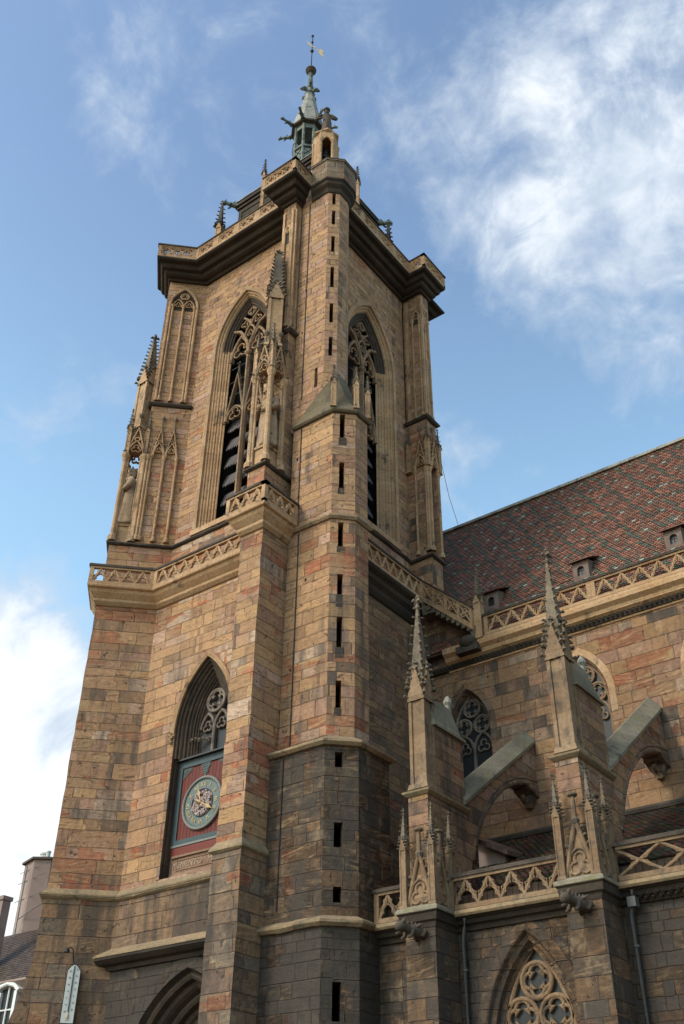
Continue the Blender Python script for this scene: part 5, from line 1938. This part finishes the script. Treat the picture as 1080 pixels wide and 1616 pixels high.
for k in range(5):
    u = -19.95 + .57 * k
    b.box(u - .06, u + .06, -.06, .07, sh(u, .1), sh(u, .84))
    if k < 4:
        c = u + .285
        b.ribbon(foil(c, sh(c, .5), .2, 3, pi / 2), .035, -.05, .05, True)
        b.ribbon([(u, sh(u, .2)), (u + .57, sh(u + .57, .8))], .035, -.05, .045)
        b.ribbon([(u, sh(u, .8)), (u + .57, sh(u + .57, .2))], .035, -.05, .055)
b.box(-20.12, -19.88, -.1, .12, 23.7, 24.9)
build('bridge_parapet', b, M['carve'], br)
b = MB(bfr)
b.ext([(-20.05, sh(-20.05, .90)), (-17.58, sh(-17.58, .90)), (-17.58, sh(-17.58, .99)), (-20.05, sh(-20.05, .99))], -.12, .12)
build('coping', b, M['coping'], br)
b = MB(bfr)
b.ell((-17.95, -.1, 21.2), (.42, .3, .26), 10, 6)
b.box(-18.5, -17.5, -.6, .0, 20.75, 21.05)
build('corbel', b, M['coping'], br)

# ================================================================== SOUTH AISLE
aisle = thing('church_aisle', 'low soot darkened aisle with pointed traceried window, balustrade and lean-to tiled roof', 'church aisle', (-9, 26, 0))
b = MB(Fr(0, 25.8, 0))
wins = [(-13.42, 1.40, 2.85, 5.6, 2.2), (-13.42 + 4.87 * 2, 1.40, 2.85, 5.6, 2.2)]
arch_wall(b, -18.3, XE, 0, 9.0, wins, 12)
b.strip([([(XE, 25.8), (XE, 32.4)], z) for z in (0, 9.0)])
build('aisle_wall', b, M['aisle'], aisle)
for uc, a, h, zs, zb in wins:
    pth = lambda d: arch_line(uc, a, h, zs, zb, d, 12)
    b = MB(Fr(0, 25.8, 0))
    b.sweep([(.30, 0), (.29, .02), (.03, .03), (0, .0), (-.05, -.10), (-.16, -.16), (-.20, -.30), (-.30, -.34), (-.33, -.48)], pth)
    o = build('aisle_window', b, M['dark'], aisle)
    b = MB(Fr(0, 25.8, 0))
    w0, w1 = -.52, -.36
    ai = a - .33
    b.ribbon(arch_line(uc, ai - .04, h - .3, zs, zb, 0, 10), .07, w0, w1)
    for (cx, cz, r) in ((uc, 7.28, .44), (uc - .50, 6.42, .46), (uc + .50, 6.42, .46)):
        b.ribbon(circle(cx, cz, r, 20), .055, w0, w1, True)
        b.ribbon(foil(cx, cz, r * .92, 4, pi / 4 * 0, 6), .045, w0 + .02, w1 - .03, True)
    for k in (-1, 0, 1):
        b.ribbon(arch_line(uc + k * .69, .34, .62, 5.05, None, 0, 6), .05, w0, w1)
        b.ribbon(foil(uc + k * .69, 5.1, .25, 3), .03, w0 + .02, w1 - .03, True)
    for k in (-.5, .5):
        b.ribbon([(uc + k * .69, zb), (uc + k * .69, 5.2)], .06, w0, w1)
    build('tracery', b, M['carve3'], o)
    b = MB(Fr(0, 25.8, 0))
    b.face([b.P(u, -.50, z) for u, z in arch_line(uc, ai + .02, h - .25, zs, zb, 0, 10)])
    build('glass', b, M['glass'], o)
apr = [(-.02, 8.62), (.08, 8.64), (.12, 8.76), (.22, 8.80), (.26, 8.90), (.40, 8.96), (.46, 9.04), (.46, 9.12), (-.3, 9.16)]
b = MB(Fr(0, 25.8, 0))
b.rings([[b.P(u, w_, z) for w_, z in apr[:6] + [(-.3, 8.96)]] for u in (-18.15, XE)])
u = -10.2
while u < XE:
    b.blob(u, .22, 8.80, .09, .08)
    b.blob(u + .1, .18, 8.72, .06)
    u += .2
build('aisle_cornice', b, M['cornice'], aisle)
b = MB(Fr(0, 25.8, 0))
b.rings([[b.P(u, w_, z) for w_, z in ((-.3, 8.965), (.42, 8.965), (.47, 9.02), (.47, 9.1), (.30, 9.17), (-.3, 9.17))] for u in (-18.15, XE)])
build('cornice_slab', b, M['string'], aisle)
balustrade('aisle_balustrade', [(-18.12, 25.46), (-16.62, 25.46)], 9.165, 10.1, 'zig', aisle, .75, th=.13, mat='carve3')
balustrade('aisle_balustrade', [(-15.36, 25.46), (-11.72, 25.46)], 9.165, 10.1, 'zig', aisle, .74, th=.13, mat='carve3', posts=False)
balustrade('aisle_balustrade', [(-10.46, 25.46), (-6.85, 25.46)], 9.165, 10.1, 'cross', aisle, 1.05, th=.13, mat='carve3', posts=False)
balustrade('aisle_balustrade', [(-5.6, 25.46), (XE, 25.46)], 9.165, 10.1, 'zig', aisle, .78, th=.13, mat='carve3', posts=False)
mb = tile_roof('aisle_roof', -18.2, XE, 26.05, 9.75, 32.38, 13.25, aisle, pattern=False, tl=.17, seed=8)
ar = build('roof', mb, M['tile'], aisle)
b = MB()
b.rings([[b.W(x, y, z) for y, z in ((26.0, 9.1), (26.0, 9.66), (32.38, 13.19), (32.38, 9.1))] for x in (-18.2, XE)])
build('roof_boards', b, M['wood'], ar)
b = MB(Fr(0, 32.4, 0))
b.rings([[b.P(u, w_, z) for w_, z in ((-.05, 13.22), (.14, 13.24), (.18, 13.34), (.1, 13.42), (-.05, 13.5))] for u in (-20.4, XE)])
build('roof_flashing', b, M['coping'], ar)
# lean-to hatch under the first flyer
b = MB(Fr(-16.0, 28.9, 0))
b.rings([[b.P(-.45, 0, 10.9), b.P(-.45, 0, 12.2), b.P(-.45, -1.4, 12.4), b.P(-.45, -1.4, 11.4)], [b.P(.50, 0, 10.9), b.P(.50, 0, 11.75), b.P(.50, -1.4, 11.95), b.P(.50, -1.4, 11.4)]])
ht = build('roof_hatch', b, M['plaster'], aisle)
b = MB(Fr(-16.0, 28.9, 0))
b.rings([[b.P(u, .35, z), b.P(u, -1.5, z + .25), b.P(u, -1.5, z + .40), b.P(u, .35, z + .15)] for u, z in ((-.75, 12.25), (.78, 11.45))])
build('hatch_roof', b, M['wood'], ht)

# ================================================================== FLYING BUTTRESSES
FB = (-16.0, 25.5, 0)
fb = thing('flying_buttress', 'pinnacled flying buttress nearest the tower, left of the pointed aisle window', 'flying buttress', FB, 'flying buttresses along the aisle')
b = MB()
b.prism([(-16.47, 24.63), (-15.50, 24.63), (-15.50, 25.79), (-16.47, 25.79)], 0, 8.75)
build('lower_pier', b, M['pier'], fb)
bp = [(-16.47, 25.79), (-16.47, 24.63), (-15.50, 24.63), (-15.50, 25.79)]
b = MB()
b.strip([(off_path(bp, d), z) for d, z in [(-.1, 8.58), (.02, 8.60), (.05, 8.74), (.12, 8.78), (.14, 8.96), (.19, 9.0)]])
pc = build('pier_cornice', b, M['cornice'], fb)
b = MB()
o = off_path(bp, .20)
b.strip([(off_path(bp, .17), 8.99), (o, 9.02), (o, 9.10), (off_path(bp, .06), 9.20)])
b.prism(off_path(bp, .06), 9.1, 9.20)
build('slab', b, M['lichen'], pc)
b = MB(Fr(0, 24.63, 0))
gargoyle_beast(b, (-15.9, -.1, 8.5), (-16.12, .95, 8.42), .15)
build('gargoyle', b, M['statuedark'], fb, True)
# tabernacle of gables between three pinnacles
b, dk, pn = MB(), MB(), MB()
for fr, uc in ((Fr(0, 24.66, 0), -15.985), (Fr(-15.53, 0, 90), 25.14)):
    hw_ = .42
    b.fr = dk.fr = pn.fr = fr
    pn.ext([(uc - hw_, 9.2), (uc + hw_, 9.2), (uc, 10.62)], -.14, -.055)
    b.ribbon([(uc - hw_ * 1.02, 9.2), (uc, 10.66)], .055, -.12, .03)
    b.ribbon([(uc + hw_ * 1.02, 9.2), (uc, 10.66)], .055, -.12, .028)
    b.ribbon(arch_line(uc, .30, .38, 9.56, 9.22, 0, 6), .03, -.08, .0)
    # trefoil rim
    b.ribbon([(x, z) for x, z in foil(uc, 9.52, .31, 3, pi / 2, 7)], .035, -.09, -.01, True)
    for sg in (-1, 1):
        for k in range(6):
            t = .1 + .15 * k
            crocket(dk, uc + sg * (hw_ * (1 - t) + .06), -.04, 9.2 + 1.46 * t, sg * .8, .45, .10)
    dk.lathe(uc, -.04, [(.09, 10.55), (.13, 10.66), (.07, 10.74)], 8)
    b.lathe(uc, -.04, [(.08, 10.70), (.06, 11.28)], 8)
    dk.lathe(uc, -.04, [(.06, 11.27), (.14, 11.31), (.14, 11.36), (.03, 11.38)], 10)
tb = build('tabernacle', b, M['carve3'], fb)
build('crockets', dk, M['spire'], tb)
build('gable_panel', pn, M['carve3'], tb)
for (x, y) in ((-16.47, 24.66), (-15.52, 24.66), (-15.50, 25.58)):
    pinnacle(Fr(x, y, 0), 0, 0, 9.2, .105, 1.62, .34, .75, fb, 'carve3', 'spire', nc=6, cap=.55)
# upper pier
b = MB()
b.prism([(-16.52, 25.02), (-15.83, 25.02), (-15.83, 27.28), (-16.52, 27.28)], 9.16, 12.56)
build('upper_pier', b, M['nave'], fb)
up = [(-16.52, 27.28), (-16.52, 25.02), (-15.83, 25.02), (-15.83, 27.28)]
b = MB()
b.strip([(off_path(up, d), z) for d, z in [(-.1, 12.46), (.04, 12.48), (.13, 12.56), (.14, 12.62), (-.2, 12.76)]])
build('pier_ledge', b, M['string'], fb)
pinnacle(Fr(-16.16, 25.36, 0), 0, 0, 12.72, .29, 2.95, 1.15, 2.35, fb, 'carve3', 'spire', nc=9, cap=.42)
b = MB()
b.prism([(-16.48, 25.66), (-15.85, 25.66), (-15.85, 27.25), (-16.48, 27.25)], 12.6, 14.86)
sb = build('setback_wall', b, M['rwall'], fb)
b = MB()
prof = [(-.40, 14.84), (.40, 14.84), (.40, 14.93), (.06, 15.98), (-.06, 15.98), (-.40, 14.93)]
b.rings([[b.W(-16.165 + x, 25.5, z) for x, z in prof], [b.W(-16.165 + x, 27.05, z) for x, z in prof], [b.W(-16.165 + x * 1.0, 27.36, min(z, 14.95)) for x, z in prof]])
build('cap', b, M['lichen'], sb)
b = MB(Fr(-16.165, 27.0, 0))
b.lathe(0, 0, [(.10, 15.7), (.09, 16.1), (.15, 16.2), (.12, 16.32), (.04, 16.45)], 8)
build('finial', b, M['lead'], sb)
# flyer: side profile in (y, z)
ffr = Fr(-15.86, 0, 90)
top = [(32.40, 16.55), (27.20, 12.80)]
sof = [(27.20, 10.2), (27.50, 11.1), (27.76, 11.73), (28.16, 12.43), (28.54, 12.95), (29.11, 13.54), (29.83, 14.12), (30.79, 14.62), (31.6, 14.86), (32.40, 14.95)]
b = MB(ffr)
b.ext(top + sof, -.62, 0)
fl = build('flyer', b, M['nave'], fb)
b = MB(ffr)
b.ribbon(sof[1:], .09, -.64, .035)
b.ribbon([(y + .02, z + .16) for y, z in sof[1:]], .05, -.63, .025)
build('arch_ring', b, M['low'], fl)
b = MB(ffr)
def cpt(y, w_, h):
    z = 12.80 + (16.55 - 12.80) / 5.2 * (y - 27.2)
    return b.P(y, w_, z + h)
b.rings([[cpt(y, .09, .0), cpt(y, .10, .12), cpt(y, -.28, .62), cpt(y, -.34, .62), cpt(y, -.72, .12), cpt(y, -.71, .0)] for y in (27.12, 29.0, 30.7, 32.38)])
build('coping', b, M['lichen'], fl)
b = MB(ffr)
b.rings([[b.P(32.42, w_, z) for w_, z in ((.05, 14.95), (.05, 14.5), (-.66, 14.5), (-.66, 14.95))], [b.P(31.75, w_, z) for w_, z in ((.03, 14.88), (.03, 14.7), (-.64, 14.7), (-.64, 14.88))]])
b.taper(32.2, -.31, 14.15, 14.55, .1, .2, .1, .25)
gargoyle_beast(b, (32.35, -.31, 14.4), (31.7, -.31, 14.38), .09)
build('corbel', b, M['low'], fl)
copy_thing(fb, 4.87, 'pinnacled flying buttress farther from the tower, right of the pointed aisle window')

# drain pipes
for k, (x, lab) in enumerate(((-15.24, 'dark metal drainpipe between the first aisle buttress and the pointed window'), (-10.33, 'dark metal drainpipe down the right side of the second aisle buttress'))):
    b = MB(Fr(0, 25.8, 0))
    b.tube([(x + .14, .30, 8.92), (x + .14, .30, 8.62), (x, .13, 8.36), (x, .13, 0.1)], .06, 10)
    o = build('drainpipe', b, M['pipe'], None, True)
    tag(o, lab, 'drainpipe', 'drainpipes on the aisle wall')
    b = MB(Fr(0, 25.8, 0))
    for z in (7.6, 5.4, 3.2, 1.0):
        b.lathe(x, .13, [(.066, z), (.078, z + .01), (.078, z + .05), (.066, z + .06)], 10)
        b.box(x - .012, x + .012, -.02, .08, z, z + .05)
    if k:
        b.box(x + .03, x + .25, .18, .42, 8.50, 8.74)
    build('bracket', b, M['pipe'], o)

# cable from the tower to the nave roof ridge
b = MB()
pts = [(-20.0, -33.45 + 0, 29.7), (-20.9, -35.0, 30.2), (-21.4, -36.3, 30.9), (-21.9, -37.6, 31.75)]
b = MB(Fr(0, 0, 0))
b.tube([(-19.9, -33.4, 34.4), (-20.5, -34.9, 33.4), (-21.1, -36.5, 32.5), (-21.6, -38.1, 31.9)], .012, 4)
o = build('roof_cable', b, M['iron'])
tag(o, 'thin dark cable slung from the tower down to the nave roof ridge', 'cable')

# ================================================================== HOUSES BEYOND
hs = thing('rendered_house', 'tall pinkish rendered house end with chimney pots behind the left edge of the tower', 'house', (-50, 38, 0))
b = MB()
b.prism([(-51.2, 37.0), (-49.85, 36.6), (-49.1, 37.2), (-49.1, 43), (-51.2, 43)], 0, 19.3)
b.prism([(-49.2, 37.7), (-46.0, 37.7), (-46.0, 43), (-49.2, 43)], 0, 19.15)
build('wall', b, M['plaster'], hs)
b = MB()
b.prism([(-51.32, 36.86), (-49.82, 36.42), (-48.98, 37.08), (-48.98, 43.1), (-51.32, 43.1)], 19.3, 19.42)
b.prism([(-49.0, 37.58), (-45.9, 37.58), (-45.9, 43.1), (-49.0, 43.1)], 19.15, 19.27)
build('coping', b, M['slate'], hs)
for (x, y, r) in ((-50.3, 37.6, .26), (-49.75, 37.4, .13)):
    b = MB(Fr(x, y, 0))
    b.lathe(0, 0, [(r, 19.4), (r, 19.85), (r * 1.15, 19.87), (r * 1.15, 19.95), (r * .7, 19.95)], 10)
    build('chimney_pot', b, M['white'], hs)
b = MB()
for z in (17.2, 18.2, 18.8):
    b.tube([(-51.4, -36.9, z), (-48.4, -36.45, z + .1)], .02, 4)
b.tube([(-50.15, -36.4, 18.9), (-50.15, -36.4, 13.2)], .035, 5)
b.tube([(-50.15, -36.4, 16.0), (-48.6, -36.9, 16.9)], .03, 4)
build('aerial', b, M['dialrim'], hs)

ho = thing('tiled_house', 'old house with brown tiled roof and white arched window at the bottom left', 'house', (-47, 35, 0))
def quad_roof(mb, p0, p1, q1, q0, rows, cols, seed):
    """tiled slope: eave p0-p1, top q0-q1"""
    rnd = random.Random(seed)
    p0, p1, q0, q1 = map(Vector, (p0, p1, q0, q1))
    nrm = (p1 - p0).cross(q0 - p0).normalized()
    for j in range(rows):
        t0, t1 = j / rows, min(1, (j + 1.2) / rows)
        for i in range(cols):
            s0, s1 = (i + .5 * (j % 2)) / cols, min(1, (i + .94 + .5 * (j % 2)) / cols)
            if s0 >= 1:
                continue
            def at(s_, t, h):
                v = (p0.lerp(p1, s_)).lerp(q0.lerp(q1, s_), t) + nrm * h
                return mb.W(*v)
            mb.face((at(s0, t0, .05), at(s1, t0, .05), at(s1, t1, .01), at(s0, t1, .01)))
            mb.face((at(s0, t0, .01), at(s1, t0, .01), at(s1, t0, .05), at(s0, t0, .05)))
            v = rnd.uniform(.6, 1.35)
            mb.cols += [(.085 * v, .058 * v, .046 * v)] * 2
b = MB()
E0, E1, Rg = (-52.0, 32.6, 11.7), (-42.75, 32.6, 11.7), (-47.2, 37.0, 15.4)
quad_roof(b, E0, E1, (-46.9, 36.6, 15.3), (-52.0, 36.6, 15.3), 26, 46, 3)
quad_roof(b, E1, (-42.75, 41.0, 11.7), (-46.9, 37.6, 15.3), (-46.9, 36.6, 15.3), 26, 40, 5)
rf = build('roof', b, M['tile'], ho)
b = MB()
b.rings([[b.W(*p) for p in ((-52, 32.7, 11.6), (-43.3, 32.7, 11.6), (-43.3, 41, 11.6), (-52, 41, 11.6))], [b.W(*p) for p in ((-52, 36.7, 15.2), (-47.0, 36.7, 15.2), (-47.0, 37.6, 15.2), (-52, 37.6, 15.2))]])
build('roof_boards', b, M['wood'], rf)
b = MB()
b.prism([(-52, 33.0), (-43.6, 33.0), (-43.6, 41), (-52, 41)], 0, 11.5)
build('wall', b, M['slate'], ho)
b = MB(Fr(0, 33.0, 0))
b.rings([[b.P(u, w_, z) for w_, z in ((-.1, 11.25), (.15, 11.3), (.5, 11.58), (.5, 11.68), (-.1, 11.7))] for u in (-52, -43.3)])
build('eave', b, M['plaster'], ho)
b = MB()
quad_roof(b, (-52.0, 32.98, 7.0), (-43.6, 32.98, 7.0), (-43.6, 32.98, 11.4), (-52, 32.98, 11.4), 30, 50, 9)
build('tile_hanging', b, M['tile'], ho)
wfr = Fr(-44.65, 33.0, 0)
b = MB(wfr)
b.box(-.75, -.55, .0, .35, 9.1, 11.2)
b.box(.45, .65, .0, .35, 9.1, 11.2)
b.box(-.85, .78, .0, .42, 8.95, 9.15)
b.ribbon([(-.95, 11.15), (-.6, 11.42), (-.05, 11.55), (.5, 11.42), (.88, 11.15)], .09, .0, .5)
b.tube([(-.05, .25, 9.1), (-.05, .25, 11.4)], .05, 6)
b.tube([(-.55, .25, 10.4), (.45, .25, 10.4)], .04, 6)
wd = build('window', b, M['trim'], ho)
b = MB(wfr)
b.face([b.P(u, .2, z) for u, z in ((-.6, 9.1), (.5, 9.1), (.5, 11.3), (-.05, 11.5), (-.6, 11.3))])
build('pane', b, M['glass'], wd)
b = MB()
b.prism([(-48.2, 33.3), (-47.4, 33.3), (-47.4, 33.8), (-48.2, 33.8)], 11.8, 16.0)
b.prism([(-48.27, 33.23), (-47.33, 33.23), (-47.33, 33.87), (-48.27, 33.87)], 16.0, 16.2)
build('chimney', b, M['plaster'], ho)
